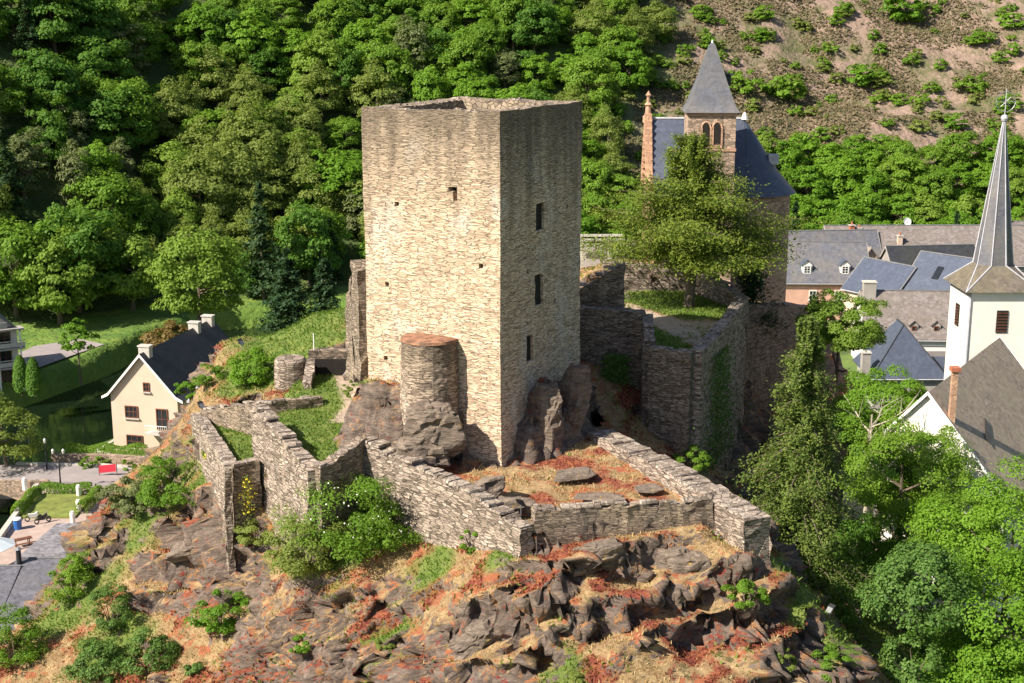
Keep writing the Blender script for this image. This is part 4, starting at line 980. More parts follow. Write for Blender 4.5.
# west gable with coping and pinnacle
mb = MB()
for k in range(11):
    t = k / 10; z = ezh - .6 + (rdg - ezh + .6) * t; mb.box((x0 - .2, cy - w * (1 - t) - .1, z), (.62, .62, .62), 0, .85)
    mb.box((x0 - .2, cy + w * (1 - t) + .1, z), (.62, .62, .62), 0, .85)
mb.box((x0 - .2, cy - w - .2, -3), (.9, .9, ezh + 3)); mb.build('gable_coping', M['pinkstone'], chap)
mb = MB(); mb.lathe([(.42, 0), (.42, .5), (.25, .6), (.2, 1.3), (.32, 1.4), (.16, 1.6), (.12, 2.0), (.24, 2.15), (.0, 2.5)], 8, (x0 - .2, cy, rdg - .1)); mb.build('pinnacle', M['pinkstone'], chap)
mb = MB(); mb.lathe([(.4, 0), (.4, .5), (.22, .8), (.0, 1.5)], 8, (x0 - .2, cy - w - .2, ezh + .05)); mb.build('pinnacle', M['pinkstone'], chap)

# -- terrace with pergola right behind the keep
tr = PY(603, 272, 104); per_ = thing('terrace_pergola', tr, 'pale timber pergola with post on the terrace right behind the keep', 'pergola')
mb = MB(); mb.box((-.6, 0, 2.35), (4.4, .16, .18)); mb.box((-.6, 2.2, 2.35), (4.4, .16, .18)); mb.build('beam', M['concrete'], per_)
for x in (-1.6, .55):
    for y in (0, 2.2): mb = MB(); mb.box((x, y, -.5), (.14, .14, 2.85)); mb.build('post', M['concrete'], per_)
mb = MB(); mb.box((-.3, 3.4, -.6), (6, .3, 2.2)); mb.build('rear_wall', M['grey'], per_)
ter_ = MB(); ter_.prism([(1, 93), (8.2, 93), (8.6, 108), (1, 108)], 20, tr.z - .45); tag(ter_.build('paved_terrace', M['paving']), kind='structure')
chr_ = thing('garden_chair', (tr.x + .9, tr.y - 1.2, tr.z - .45), 'white plastic garden chair on the terrace behind the keep', 'chair')
mb = MB(); mb.box((0, 0, .42), (.5, .5, .06)); mb.build('seat', M['trim'], chr_); mb = MB(); mb.box((0, .25, .48), (.5, .06, .5)); mb.build('backrest', M['trim'], chr_)
for x in (-.21, .21):
    for y in (-.21, .21): mb = MB(); mb.box((x, y, 0), (.05, .05, .42)); mb.build('leg', M['trim'], chr_)

# -- white gabled house by the river
wl = PY(144, 402, 128.3); gh = wl.z - 2.2
wh = thing('river_house', (wl.x, wl.y, 2.2), 'cream gabled house with dark slate roof standing by the river', 'house', None, math.radians(-13))
W_, Lh, E_, Rh = 6.9, 15.5, 6.2, 3.9   # gable width, length, eaves, ridge rise
mb = MB()
mb.v = [(-W_/2, 0, -2), (W_/2, 0, -2), (W_/2, Lh, -2), (-W_/2, Lh, -2), (-W_/2, 0, E_), (W_/2, 0, E_), (W_/2, Lh, E_), (-W_/2, Lh, E_), (0, 0, E_ + Rh), (0, Lh, E_ + Rh)]
mb.f = [(0, 1, 5, 8, 4), (1, 2, 6, 5), (2, 3, 7, 9, 6), (3, 0, 4, 7)]; mb.build('wall', M['cream'], wh)
mb = MB(); s = Rh / (W_ / 2)
for sg in (-1, 1):
    xe = W_ / 2 + .1; q = [(0, -.35, E_ + Rh + .12), (0, Lh + .2, E_ + Rh + .12), (sg * xe, Lh + .2, E_ - .1 * s + .12), (sg * xe, -.35, E_ - .1 * s + .12)]; mb.slab(q if sg < 0 else q[::-1], (0, 0, .12))
    xo = xe + .65; q = [(sg * xe, -.35, E_ - .1 * s + .12), (sg * xe, Lh + .2, E_ - .1 * s + .12), (sg * xo, Lh + .2, E_ - .35), (sg * xo, -.35, E_ - .35)]; mb.slab(q if sg < 0 else q[::-1], (0, 0, .12))
ro = mb.build('roof', M['slatedark'], wh)
mb = MB()
for sg in (-1, 1):
    p, q, r2 = Vector((0, -.42, E_ + Rh + .26)), Vector((sg * xe, -.42, E_ - .1 * s + .26)), Vector((sg * xo, -.42, E_ - .2))
    mb.slab([p, q, q - Vector((0, 0, .3)), p - Vector((0, 0, .3))], (0, .07, 0)); mb.slab([q, r2, r2 - Vector((0, 0, .25)), q - Vector((0, 0, .3))], (0, .07, 0))
mb.build('verge_board', M['trim'], ro)
for y in (.9, Lh - 4, Lh - .8): chimney(wh, 0, y, E_ + Rh - .5, 1.2, 1.1, .7, 'concrete', False)
window(wh, .35, -.01, 6.6, .65, .9, 0, -1, 'wood', mull=(1, 1)); window(wh, -1.35, -.01, 3.9, 1.35, 1.2, 0, -1, 'wood', mull=(2, 1)); window(wh, -1.2, -.01, .9, 1.7, 1.3, 0, -1, 'wood', mull=(2, 1)); window(wh, 1.8, -.01, 2.9, 1.2, 2.1, 0, -1, 'wood', sill=False, mull=(1, 1))
mb = MB(); mb.box((1.6, -.55, 2.65), (2.3, 1.1, .14)); bal = mb.build('balcony', M['concrete'], wh)
mb = MB(); mb.box((1.6, -1.05, 3.55), (2.3, .05, .05))
for k in range(12): mb.box((.5 + k * .2, -1.05, 2.79), (.025, .025, .8))
mb.build('balcony_railing', M['trim'], bal)
mb = MB(); mb.box((-5.0, 1.2, -2), (.3, 4.2, 2.6)); mb.box((-4.2, -.95, -2), (1.8, .3, 2.6)); mb.box((-4.15, 1.2, -2), (1.4, 4.0, 2.0)); mb.build('terrace_wall', M['concrete'], wh)
ax2 = thing('garden_shed', PY(207, 395, 118) - Vector((0, 0, 1.6)), 'small pale grey outbuilding roof beside the dark roof of the cream house', 'shed', None, -.2)
mb = MB(); mb.box((0, 0, -1), (2.2, 2.2, 2.4)); mb.build('wall', M['grey'], ax2); mb = MB(); mb.slab([(-1.3, -1.4, 1.2), (1.3, -1.4, 1.2), (1.3, 1.4, 2.2), (-1.3, 1.4, 2.2)], (0, 0, .12)); mb.build('roof', M['lead'], ax2)

# -- balconied house at the left edge
hb = thing('balcony_house', (-59.5, 153.0, 2.9), 'white gabled house with stacked balconies at the left edge of the meadow', 'house', None, .55)
wb = 7.6
mb = MB(); mb.v = [(-wb/2, 0, -2), (wb/2, 0, -2), (wb/2, 10, -2), (-wb/2, 10, -2), (-wb/2, 0, 5.9), (wb/2, 0, 5.9), (wb/2, 10, 5.9), (-wb/2, 10, 5.9), (0, 0, 9.3), (0, 10, 9.3)]
mb.f = [(0, 1, 5, 8, 4), (1, 2, 6, 5), (2, 3, 7, 9, 6), (3, 0, 4, 7)]; mb.build('wall', M['white'], hb)
mb = MB()
for sg in (-1, 1):
    q = [(0, -1.0, 9.4), (0, 10.3, 9.4), (sg * 4.1, 10.3, 5.7), (sg * 4.1, -1.0, 5.7)]; mb.slab(q if sg < 0 else q[::-1], (0, 0, .16))
mb.build('roof', M['slategrey'], hb)
for z in (1.7, 3.9, 6.1):
    mb = MB(); mb.box((.2, -.8, z), (wb + .6 if z < 7 else 5.0, 1.6, .2)); bl_ = mb.build('balcony', M['grey'], hb)
    mb = MB(); ww = (wb + .6 if z < 6 else 4.6); mb.box((.2, -1.56, z + .95), (ww, .08, .1)); mb.box((.2, -1.56, z + .3), (ww, .05, .5)); mb.build('balcony_railing', M['concrete'], bl_)
for z in (-.2, 1.95, 4.1):
    for x in (-2.2, .1, 2.4): window(hb, x, -.01, z, 1.3, 1.7, 0, -1, 'wood', sill=False)
window(hb, .4, -.01, 6.3, 1.1, 1.5, 0, -1, 'wood', sill=False)
for x in (-1.2, 1.3, 3.8): mb = MB(); mb.box((x, -1.5, -1), (.16, .16, 7.0)); mb.build('balcony_post', M['trim'], hb)

# -- road, bridge, quay
rd = MB(); rd.v = []; rp = [(-95, 118.5), (-60, 120.6), (-46, 121), (-38, 120.6), (-31, 118.8), (-24, 116), (-18, 110)]
def strip(pts, w, z0, z1, off=0):
    mb = MB(); n = len(pts); Lr = []
    for i in range(n):
        a = Vector((*pts[max(i - 1, 0)], 0)); c_ = Vector((*pts[min(i + 1, n - 1)], 0)); d = (c_ - a).normalized(); nn = Vector((-d.y, d.x, 0)); p = Vector((*pts[i], 0)) + nn * off
        Lr.append((p - nn * w / 2, p + nn * w / 2))
    for a, b2 in Lr: mb.v += [(a.x, a.y, z1), (b2.x, b2.y, z1), (a.x, a.y, z0), (b2.x, b2.y, z0)]
    for i in range(n - 1):
        k = i * 4; mb.f += [(k, k + 4, k + 5, k + 1), (k + 2, k + 6, k + 4, k), (k + 1, k + 5, k + 7, k + 3)]
    return mb
tag(strip(rp, 4.6, 1.5, 3.15).build('road', M['asphalt']), kind='structure')
tag(strip(rp[2:], .4, 1.5, 3.29, 2.5).build('kerb', M['concrete']), kind='structure')
br = thing('stone_bridge', (-48.3, 118.2, 0), 'stone arch bridge carrying the road over the river at the left edge', 'bridge')
def arch_mb(y0, y1, mat):
    mb = MB(); r = 5.2; pts = [(-r * math.cos(t) + .9, r * .54 * math.sin(t)) for t in np.linspace(0, math.pi, 25)]
    top = 3.1; ring = [(-14, -1), (-14, top), (7.6, top), (7.6, -1)]
    # facade as strips between arch and deck
    outer = [(x, top) for x, z in pts]
    V = [];
    for (x, z) in pts: V += [(x, z), (x, top)]
    for y in (y0, y1):
        n0 = len(mb.v); mb.v += [(x, y, z) for x, z in V]
        for i in range(len(pts) - 1): mb.f.append((n0 + 2 * i, n0 + 2 * i + 2, n0 + 2 * i + 3, n0 + 2 * i + 1) if y == y0 else (n0 + 2 * i + 1, n0 + 2 * i + 3, n0 + 2 * i + 2, n0 + 2 * i))
    m0 = len(pts) * 2
    for i in range(len(pts) - 1): mb.f.append((2 * i, m0 + 2 * i, m0 + 2 * i + 2, 2 * i + 2))
    mb.box(((7.6 + r + .9) / 2, (y0 + y1) / 2, -1.5), (7.6 - r - .9, y1 - y0, top + 1.5)); mb.box(((-14 - r + .9) / 2, (y0 + y1) / 2, -1.5), (14 - r + .9, y1 - y0, top + 1.5))
    return mb
arch_mb(-1.2, 3.6, 0).build('arch', M['chapel'], br)
mb = MB(); mb.box((-3, -1.0, 3.105), (21, .38, .65)); mb.build('parapet', M['chapel'], br)
quay = MB(); quay.prism([(-39.3, 92), (-33, 92), (-33, 117), (-41.6, 117)], -2, 3.05); tag(quay.build('quay', M['paving']), kind='structure')
quay = MB(); quay.prism([(-39.75, 92), (-39.32, 92), (-41.62, 117), (-42.05, 117)], -2, 3.5); tag(quay.build('quay_wall', M['concrete'], None), 'pale low wall along the quay beside the dark water', 'wall')

# -- roofs at the lower left
def lean(label, u0, v0, Y0, u1, Y1, zfar, zmid, znear, Y2, mat1, mat2):
    a = PY(u0, v0, Y0)
    r = thing('stone_shed', (a.x, Y0, 3), label, 'shed'); w = PY(u1, v0, Y0).x - a.x
    mb = MB(); mb.prism([(0, Y1 - Y0 + .3), (w, Y1 - Y0 + .3), (w, Y2 - Y0 - .3), (0, Y2 - Y0 - .3)], -2, min(zfar, znear) - 3.1); mb.build('wall', M['grey'], r)
    mb = MB(); mb.slab([(-.2, Y1 - Y0, znear - 3), (w + .2, Y1 - Y0, znear - 3), (w + .2, 0, zmid - 3), (-.2, 0, zmid - 3)], (0, 0, -.2)); mb.build('near_roof', M[mat1], r)
    mb = MB(); mb.slab([(-.2, 0, zmid - 3), (w + .2, 0, zmid - 3), (w + .2, Y2 - Y0, zfar - 3), (-.2, Y2 - Y0, zfar - 3)], (0, 0, -.2)); mb.build('far_roof', M[mat2], r)
    mb = MB(); mb.tube([(-.2, 0, zmid - 2.98), (w + .2, 0, zmid - 2.98)], .07, 6); mb.build('ridge', M['slategrey'], r)
    return r
lean('building with pale stone slab roof half hidden by the crag at lower left', 20, 563, 83.5, 125, 77.5, 9.45, 10.1, 8.0, 91.5, 'slatenear', 'slatestone')
lean('lower grey roofed building reaching the left edge of the photo', -80, 567, 82.7, 18, 77.2, 8.9, 9.9, 7.9, 84.2, 'slatenear', 'slatestone')
chm = thing('vent_pipe', PY(19, 560, 83) , 'short dark flue pipe standing on the lower grey roof', 'flue'); mb = MB(); mb.tube([(0, 0, -.6), (0, 0, .7)], .16, 10); mb.build('pipe', M['blackmetal'], chm); mb = MB(); mb.lathe([(.25, .72), (.0, .9)], 10); mb.build('cowl', M['metal'], chm)
bn = PZ(18, 529, 3.05); b_ = thing('litter_bin', bn, 'blue litter bin beside the quay wall', 'bin'); mb = MB(); mb.lathe([(0, 0), (.3, 0), (.34, .85), (0, .85)], 14); mb.build('body', M['blue'], b_); mb = MB(); mb.lathe([(.36, .85), (.3, .95), (0, 1.0)], 14); mb.build('lid', M['trim'], b_)
bt = PZ(23, 546, 3.05); b_ = thing('picnic_table', bt, 'brown wooden picnic table with benches on the pink paved quay', 'table', None, .6); b_.scale = (.65, .65, .8)
mb = MB(); mb.box((0, 0, .72), (2.2, .8, .07)); mb.build('tabletop', M['wood'], b_)
for y in (-.75, .75): mb = MB(); mb.box((0, y, .43), (2.2, .3, .06)); mb.build('bench', M['wood'], b_)
for x in (-.8, .8): mb = MB(); mb.box((x, 0, 0), (.08, 1.5, .08)); mb.box((x, 0, .08), (.1, .1, .64)); mb.box((x, -.75, .08), (.08, .08, .35)); mb.box((x, .75, .08), (.08, .08, .35)); mb.build('leg', M['wood'], b_)
pb = PZ(4, 562, 3.05); b_ = thing('parasol', (pb.x, pb.y - 2, 3.05), 'white and pale blue parasol open above the quay at the left edge', 'parasol')
mb = MB(); mb.tube([(0, 0, 0), (0, 0, 2.7)], .04, 6); mb.build('pole', M['metal'], b_); mb = MB(); mb.lathe([(1.7, 2.1), (1.72, 2.15), (.0, 2.85)], 8); mb.build('canopy', plain('pale_blue_canvas', (.6, .68, .75), .8, .1), b_)
for i, (u, v, lb) in enumerate([(34, 521, 'black and white motorcycle, left one of two behind the slab roof'), (43, 523, 'dark motorcycle, right one of two behind the slab roof')]):
    q = PZ(u, v, 3.05); b_ = thing('motorcycle', q, lb, 'motorcycle', None, .4 + i * .3); b_.scale = (.72, .72, .8)
    mb = MB(); mb.slab([(-.5, -.12, .5), (-.6, -.12, .85), (.1, -.12, .8), (.45, -.12, 1.0), (.5, -.12, .7), (.2, -.12, .4)], (0, .24, 0)); mb.build('body', M['blackmetal'] if i else M['trim'], b_)
    for x in (-.7, .7): mb = MB(); mb.tube([(x + .25 * math.cos(t), 0, .32 + .25 * math.sin(t)) for t in np.linspace(0, 6.2832, 15)], .07, 6); mb.build('wheel', M['blackmetal'], b_)
    mb = MB(); mb.tube([(.72, 0, .32), (.45, 0, 1.1)], .04, 6); mb.tube([(.45, -.35, 1.12), (.45, .35, 1.12)], .025, 6); mb.build('handlebar', M['metal'], b_)
def lamp(loc, h, label, twin=False):
    l = thing('street_lamp', loc, label, 'street lamp', 'lamps along the riverside road')
    mb = MB(); mb.tube([(0, 0, 0), (0, 0, h * .3), (0, 0, h)], [.11, .07, .05], 8); mb.build('pole', M['blackmetal'], l)
    for x in ((-.45, .45) if twin else (0,)):
        if x: mb = MB(); mb.tube([(0, 0, h - .5), (x * .7, 0, h - .15), (x, 0, h - .3)], .025, 6); mb.build('arm', M['blackmetal'], l)
        mb = MB(); mb.lathe([(.04, h - .05), (.1, h + .05), (.14, h + .3), (.05, h + .42), (0, h + .44)], 10, (x, 0, -.25 if x else 0)); mb.build('lantern', plain('milky_lantern', (.6, .62, .6), .3, .1), l)
lamp((PZ(61, 490, 3.1)), 3.6, 'tall black double lantern lamp post on the road beside the hedge island', True)
lamp((PZ(47, 470, 3.1)), 2.6, 'short single lantern lamp post near the river bank')
bnr = thing('banner', PZ(108, 474, 3.3), 'red banner hung on the roadside wall below the cream house', 'banner'); mb = MB(); mb.slab([(-.75, 0, .1), (.75, 0, .25), (.75, 0, .95), (-.75, 0, .8)], (0, -.03, 0)); mb.build('cloth', M['red'], bnr)
mb = MB(); mb.box((-.8, .05, -.3), (.06, .06, 1.3)); mb.box((.8, .05, -.3), (.06, .06, 1.4)); mb.build('stake', M['wood'], bnr)
wd = strip([(-43, 124.8), (-37.5, 124.6), (-33, 123.6), (-28, 121.6)], .4, 1, 3.75); tag(wd.build('garden_wall', M['chapel']), 'low stone garden wall along the road below the cream house', 'wall')
for k, (u, v, lb) in enumerate([(79, 497, 'white rounded bollard at the upper right of the hedge island'), (79, 512, 'white post at the right side of the hedge island'), (25, 490, 'white post at the left end of the hedge island'), (73, 524, 'white rounded bollard in front of the hedge island')]):
    q = PZ(u, v, 3.05); o = MB().lathe([(0, 0), (.2, 0), (.22, .9), (.15, 1.1), (0, 1.15)], 10).build('bollard', M['trim'], None, False, q); tag(o, lb, 'bollard', 'white posts round the hedge island')
stp_ = thing('river_steps', PZ(62, 391, -.7), 'pale stone steps leading from the meadow into the river', 'steps', None, .95)
for k in range(4): mb = MB(); mb.box((0, k * -.9 + 1.2, -1), (7.0, .75, 2.4 - k * .35)); mb.build('step', M['concrete'], stp_)
bp = MB(); bp.v = [(x, y, 2.99) for x, y in ((-57.5, 155.5), (-54.0, 165.5), (-51.5, 172), (-55.5, 175), (-60, 171), (-62, 160))]; bp.f = [tuple(range(6))]; tag(bp.build('gravel_yard', M['asphalt']), kind='structure')

# -- floodlights
def flood(loc, rz, label, post=0.35):
    f = thing('floodlight', loc, label, 'floodlight', 'floodlights around the castle', rz)
    mb = MB(); mb.tube([(0, 0, -.1), (0, 0, post)], .03, 6); mb.build('post', M['metal'], f)
    mb = MB(); mb.slab([(-.18, -.1, post), (.18, -.1, post), (.18, .08, post + .28), (-.18, .08, post + .28)], (0, .14, .08)); hd_ = mb.build('housing', M['blackmetal'], f)
    mb = MB(); mb.slab([(-.15, -.112, post + .03), (.15, -.112, post + .03), (.15, .062, post + .25), (-.15, .062, post + .25)], (0, -.012, -.006)); mb.build('glass', M['metal'], hd_)
flood(PZ(521, 515, 20.6), 2.6, 'floodlight on the front corner of the red terrace', .5); flood(PZ(318, 440, 20.6), .5, 'floodlight lying on the wall above the black recess', .15)
flood(PZ(202, 414, 20.1), .8, 'floodlight at the far corner of the bright lawn terrace', .4); flood(PY(242, 352, 89), 1, 'floodlight among stones left of the grassy knoll', .5)
q = PY(828, 638, 61.3); flood(q, -1, 'floodlight on a tall post in the shade of the right flank', 1.3)

# ============================================================ PLANTS
def leaf_quads(cen, nrm, size, rs, aspect=.7):
    n = len(cen); r = rs.normal(size=(n, 3)); t = np.cross(nrm, r); t /= np.linalg.norm(t, axis=1, keepdims=True) + 1e-9; b2 = np.cross(nrm, t)
    s = size * rs.uniform(.6, 1.3, n)[:, None] if not hasattr(size, 'shape') else size[:, None]
    V = np.stack([cen - t * s * .5, cen + b2 * s * .5 * aspect, cen + t * s * .5, cen - b2 * s * .5 * aspect], 1).reshape(-1, 3)
    return V, np.arange(4 * n).reshape(n, 4)
def unit(rs, n): v = rs.normal(size=(n, 3)); return v / np.linalg.norm(v, axis=1, keepdims=True)
def crown_mesh(name, seed, rx, ry, rz, zc, ncl, nlf, leaf, rc=.28, gap=.25, droop=0., shape=1.0):
    rs = np.random.default_rng(seed)
    d = unit(rs, ncl); rad = rs.uniform(.55, 1.0, ncl) ** .6
    lob = 1 + .28 * fbm(d * 1.7 + seed, 2, 3) * 2 * .8
    c = d * (rad * lob)[:, None]; c[:, 2] = np.where(c[:, 2] < -.45, c[:, 2] * .6, c[:, 2])
    k = 1 - shape * .0
    c = c * np.array([rx, ry, rz]) + np.array([0, 0, zc])
    rcl = rs.uniform(.6, 1.25, ncl) * rc * min(rx, rz)
    V = []; 
    q = unit(rs, ncl * nlf); q[:, 2] = np.abs(q[:, 2]) * .9 - .25 * rs.random(ncl * nlf); 
    own = np.repeat(np.arange(ncl), nlf)
    pos = c[own] + q * rcl[own][:, None] * rs.uniform(.65, 1.12, ncl * nlf)[:, None] * np.array([1.05, 1.05, .95])
    nr_ = q * .8 + d[own] * .5 + np.array([0, 0, .5]) + rs.normal(size=q.shape) * .45; nr_ /= np.linalg.norm(nr_, axis=1, keepdims=True)
    keep_ = rs.random(len(pos)) > gap * .5
    return leaf_quads(pos[keep_], nr_[keep_], leaf, rs)
def trunk_mb(h, r, seed, spread, zc, nb=6, bare=False):
    rs = random.Random(seed); mb = MB(); top = Vector((rs.uniform(-.4, .4), rs.uniform(-.4, .4), h))
    mb.tube([(0, 0, -1.5), (0, 0, h * .2), top * .55, top], [r * 1.3, r, r * .75, r * .25], 7)
    for k in range(nb):
        t = rs.uniform(.35, .9); a = rs.uniform(0, 6.28); p = top * t; p = Vector((top.x * t, top.y * t, h * t)); q = p + Vector((math.cos(a) * spread, math.sin(a) * spread, spread * rs.uniform(.3, .9)))
        mid = (p + q) / 2 + Vector((0, 0, -.1 * spread)); mb.tube([p, mid, q], [r * .45, r * .3, r * .08], 5)
        if bare:
            for j in range(4): w = q + Vector((rs.uniform(-1, 1), rs.uniform(-1, 1), rs.uniform(0, 1))) * spread * .6; mb.tube([mid.lerp(q, rs.random()), w], [r * .18, r * .05], 4)
    return mb
def make_tree(name, loc, label, cat, group, mat, seed, rx, rz, zc, ncl, nlf, leaf, th=None, tr=.25, ry=None, gap=.3, rc=.28, nb=6, bark='bark'):
    root = thing(name, loc, label, cat, group)
    v, f = crown_mesh('crown', seed, rx, ry or rx, rz, zc, ncl, nlf, leaf, rc, gap)
    link('crown', np_mesh('crown', v, f), M[mat], root)
    trunk_mb(th or zc, tr, seed, rx * .65, zc, nb).build('trunk', M[bark], root)
    return root
def copy_thing(root, loc, rz, s, label=None, group=None):
    r = root.copy(); C.objects.link(r); r.location = loc; r.rotation_euler = (0, 0, rz); r.scale = s if hasattr(s, '__len__') else (s, s, s)
    if label: r['label'] = label
    if group: r['group'] = group
    for ch in list(root.children):
        c_ = ch.copy(); C.objects.link(c_); c_.parent = r
    return r
def conifer_mesh(seed, h, r0, whorls, per, z0, droop, spray, leafs, mat, taper=1.0, irr=.2, flat=.2, ns=14, bw=.38):
    rs = np.random.default_rng(seed); V = []; F = []; cen = []; nr_ = []; bb = MB()
    for i in range(whorls):
        t = (i + rs.random() * .6) / whorls; z = z0 + (h - z0) * t; R_ = r0 * (1 - t ** taper * .93) * rs.uniform(1 - irr, 1 + irr)
        for k in range(per):
            a = rs.uniform(0, 6.283); R1 = R_ * rs.uniform(.65, 1.15)
            d = np.array([math.cos(a), math.sin(a), 0]); n = max(6, int(ns * R1 / r0))
            tt = np.linspace(.12, 1, n)
            p = np.outer(tt * R1, d); p[:, 2] = z + droop * R1 * (tt ** 1.7) * -1 + .25 * R1 * tt
            bb.tube([tuple(p[0] * .1 + np.array([0, 0, z * .9])), tuple(p[n // 2]), tuple(p[-1])], [.05, .035, .012], 4)
            side = np.array([-d[1], d[0], 0]); m_ = leafs
            for j in range(n):
                w = R1 * bw * (1 - abs(tt[j] - .45)) * rs.uniform(.6, 1.2)
                q = p[j] + side * rs.uniform(-w, w, m_)[:, None] + d * rs.normal(0, .12 * R1, m_)[:, None]
                q[:, 2] += rs.normal(0, flat * .5, m_) - np.abs(rs.normal(0, flat, m_))
                cen.append(q); nn = np.tile(np.array([0, 0, 1.0]), (m_, 1)) + rs.normal(size=(m_, 3)) * .55 + d * .35; nr_.append(nn)
    cen = np.concatenate(cen); nr_ = np.concatenate(nr_); nr_ /= np.linalg.norm(nr_, axis=1, keepdims=True)
    v, f = leaf_quads(cen, nr_, spray, rs, .45)
    return v, f, bb

# prototypes of the wooded slope
kinds = [
 ('broadleaf_tree', 'leaf_bright', 'bright green broadleaf', 3.7, 4.4, 4.4, 110, 120, .40),
 ('broadleaf_tree', 'leaf_mid', 'mid green broadleaf', 4.1, 4.6, 4.6, 115, 120, .40),
 ('broadleaf_tree', 'leaf_deep', 'deep green broadleaf', 4.2, 5.0, 4.8, 115, 115, .41),
 ('broadleaf_tree', 'leaf_olive', 'olive green airy tree', 4.2, 4.4, 4.4, 110, 120, .35),
 ('broadleaf_tree', 'leaf_pale', 'yellow green tree', 3.8, 4.3, 4.3, 105, 120, .37),
 ('broadleaf_tree', 'leaf_grey', 'grey green thin tree', 3.4, 4.8, 4.8, 90, 90, .34),
 ('broadleaf_tree', 'leaf_deep', 'dark rounded tree', 3.5, 4.0, 4.0, 95, 120, .4),
]
protos = []
for i, (nm, mt, lb, rx, rz, zc, ncl, nlf, lf) in enumerate(kinds):
    protos.append(make_tree(nm, (0, 0, -500), lb, 'tree', None, mt, 100 + i, rx, rz, zc, ncl, nlf, lf, zc + 1, .28, gap=.35 if i in (3, 5) else .2, rc=.27))
cr_ = thing('conifer_tree', (0, 0, -500), 'dark conifer', 'tree')
v, f, bb = conifer_mesh(5, 13, 3.0, 16, 7, 1.5, .35, .55, 5, 'needle')
link('crown', np_mesh('crown', v, f), M['needle'], cr_); MB().tube([(0, 0, -1), (0, 0, 12.6)], [.25, .03], 7).build('trunk', M['bark'], cr_)
protos.append(cr_); kinds.append(('conifer_tree', 'needle', 'dark pointed conifer'))
used = set(); forest = []
def gz1(x, y): return float(ground_z(np.array([x]), np.array([y]))[0])
def hzone(u): 
    return 'at the left edge' if u < 70 else 'in the left part' if u < 190 else 'left of the keep' if u < 364 else 'above the keep' if u < 584 else 'between keep and chapel' if u < 690 else 'behind the chapel' if u < 800 else 'behind the village' if u < 960 else 'near the church spire'
def vzone(v): return 'high on the wooded slope' if v < 60 else 'on the upper wooded slope' if v < 130 else 'halfway up the wooded slope' if v < 210 else 'low on the wooded slope' if v < 275 else 'at the wooded slope foot'
pts = []
for row, y in enumerate(np.arange(184, 300, 5.9)):
    for x in np.arange(-112, 42, 6.2):
        xx = x + R.uniform(-2.3, 2.3) + (row % 2) * 3.3; yy = y + R.uniform(-2.3, 2.3)
        d = float(hill_dist(np.array([xx]), np.array([yy]))[0])
        if d < 1.5: continue
        z = gz1(xx, yy); u, v = proj(xx, yy, z + 5)
        if u < -45 or u > 660 or v < -22: continue
        ex = 20 + .12 * (yy - 220) + 9 * float(fbm(np.array([[xx / 25, yy / 25, 0.]]), 3, 31)[0])
        if xx > ex - 2: continue
        if 405 < u < 540 and v > 130: continue        # wholly behind the keep
        pts.append((xx, yy, z, u, v, d))
for (xx, yy, z, u, v, d) in pts:
    nz = float(fbm(np.array([[xx / 22, yy / 22, 1.]]), 3, 61)[0]); r = R.random()
    if u < 130 and v < 200: pool = [2, 6, 2, 1, 0, 7, 5] if r < .8 else [0, 1]
    elif 100 < u < 330 and 100 < v < 280: pool = [3, 3, 4, 3, 5, 1]
    elif u > 560: pool = [0, 1, 3, 0]
    elif v < 60: pool = [2, 1, 0, 6, 1]
    else: pool = [0, 1, 3, 2, 4, 5]
    if 240 < u < 340 and v > 240: pool = [7, 6, 2, 7]
    k = R.choice(pool); s = R.uniform(.72, 1.2) * (.8 if u > 540 else 1)
    if d < 6 and R.random() < .3: s *= .7
    size = 'small ' if s < .8 else 'large ' if s > 1.08 else ''
    forest.append(dict(k=k, loc=(xx, yy, z - .4), rz=R.uniform(0, 6.28), s=(s * R.uniform(.85, 1.2), s * R.uniform(.85, 1.2), s * R.uniform(.85, 1.3)), u=u, v=v, lab=f"{size}{kinds[k][2]} {vzone(v)}, {hzone(u)}", grp='trees on the wooded slope', name=None))
# leafy band behind the village
for x in np.arange(38, 104, 4.4):
    for j, yo in enumerate((-3, 4, 11, 18, 25)):
        if j == 4 and R.random() < .5: continue
        xx = x + R.uniform(-1.5, 1.5); yy = float(np.interp(xx, [p[0] for p in foot], [p[1] for p in foot])) + yo + R.uniform(-1.5, 1.5); z = gz1(xx, yy); u, v = proj(xx, yy, z + 4)
        if u > 1050 or u < 740: continue
        k = R.choice([0, 0, 1, 0, 4, 0, 7 if j == 0 else 1]); s = R.uniform(.7, .98)
        forest.append(dict(k=k, loc=(xx, yy, z - .4), rz=R.uniform(0, 6.28), s=s, u=u, v=v, lab=f"{'small ' if s < .72 else ''}{kinds[k][2]} in green belt {hzone(u)}, {['front', 'second', 'middle', 'fourth', 'back'][j]} row", grp='trees in the belt behind the village'))
# shrubs on the bare slope
bush = thing('shrub', (0, 0, -500), 'shrub', 'shrub')
v, f = crown_mesh('foliage', 300, 2.0, 2.0, 1.5, 1.0, 30, 60, .38, .32, .2); link('foliage', np_mesh('foliage', v, f), M['leaf_mid'], bush)
bush2 = thing('shrub', (0, 0, -500), 'shrub', 'shrub')
v, f = crown_mesh('foliage', 301, 1.9, 1.9, 1.3, .9, 26, 60, .36, .32, .2); link('foliage', np_mesh('foliage', v, f), M['leaf_olive'], bush2)
bush3 = thing('shrub', (0, 0, -500), 'shrub', 'shrub')
v, f = crown_mesh('foliage', 302, 2.1, 2.1, 1.7, 1.2, 30, 60, .38, .32, .2); link('foliage', np_mesh('foliage', v, f), M['leaf_bright'], bush3)
protos += [bush, bush2, bush3]; kinds += [('shrub', '', 'mid green shrub'), ('shrub', '', 'olive shrub'), ('shrub', '', 'bright green shrub')]
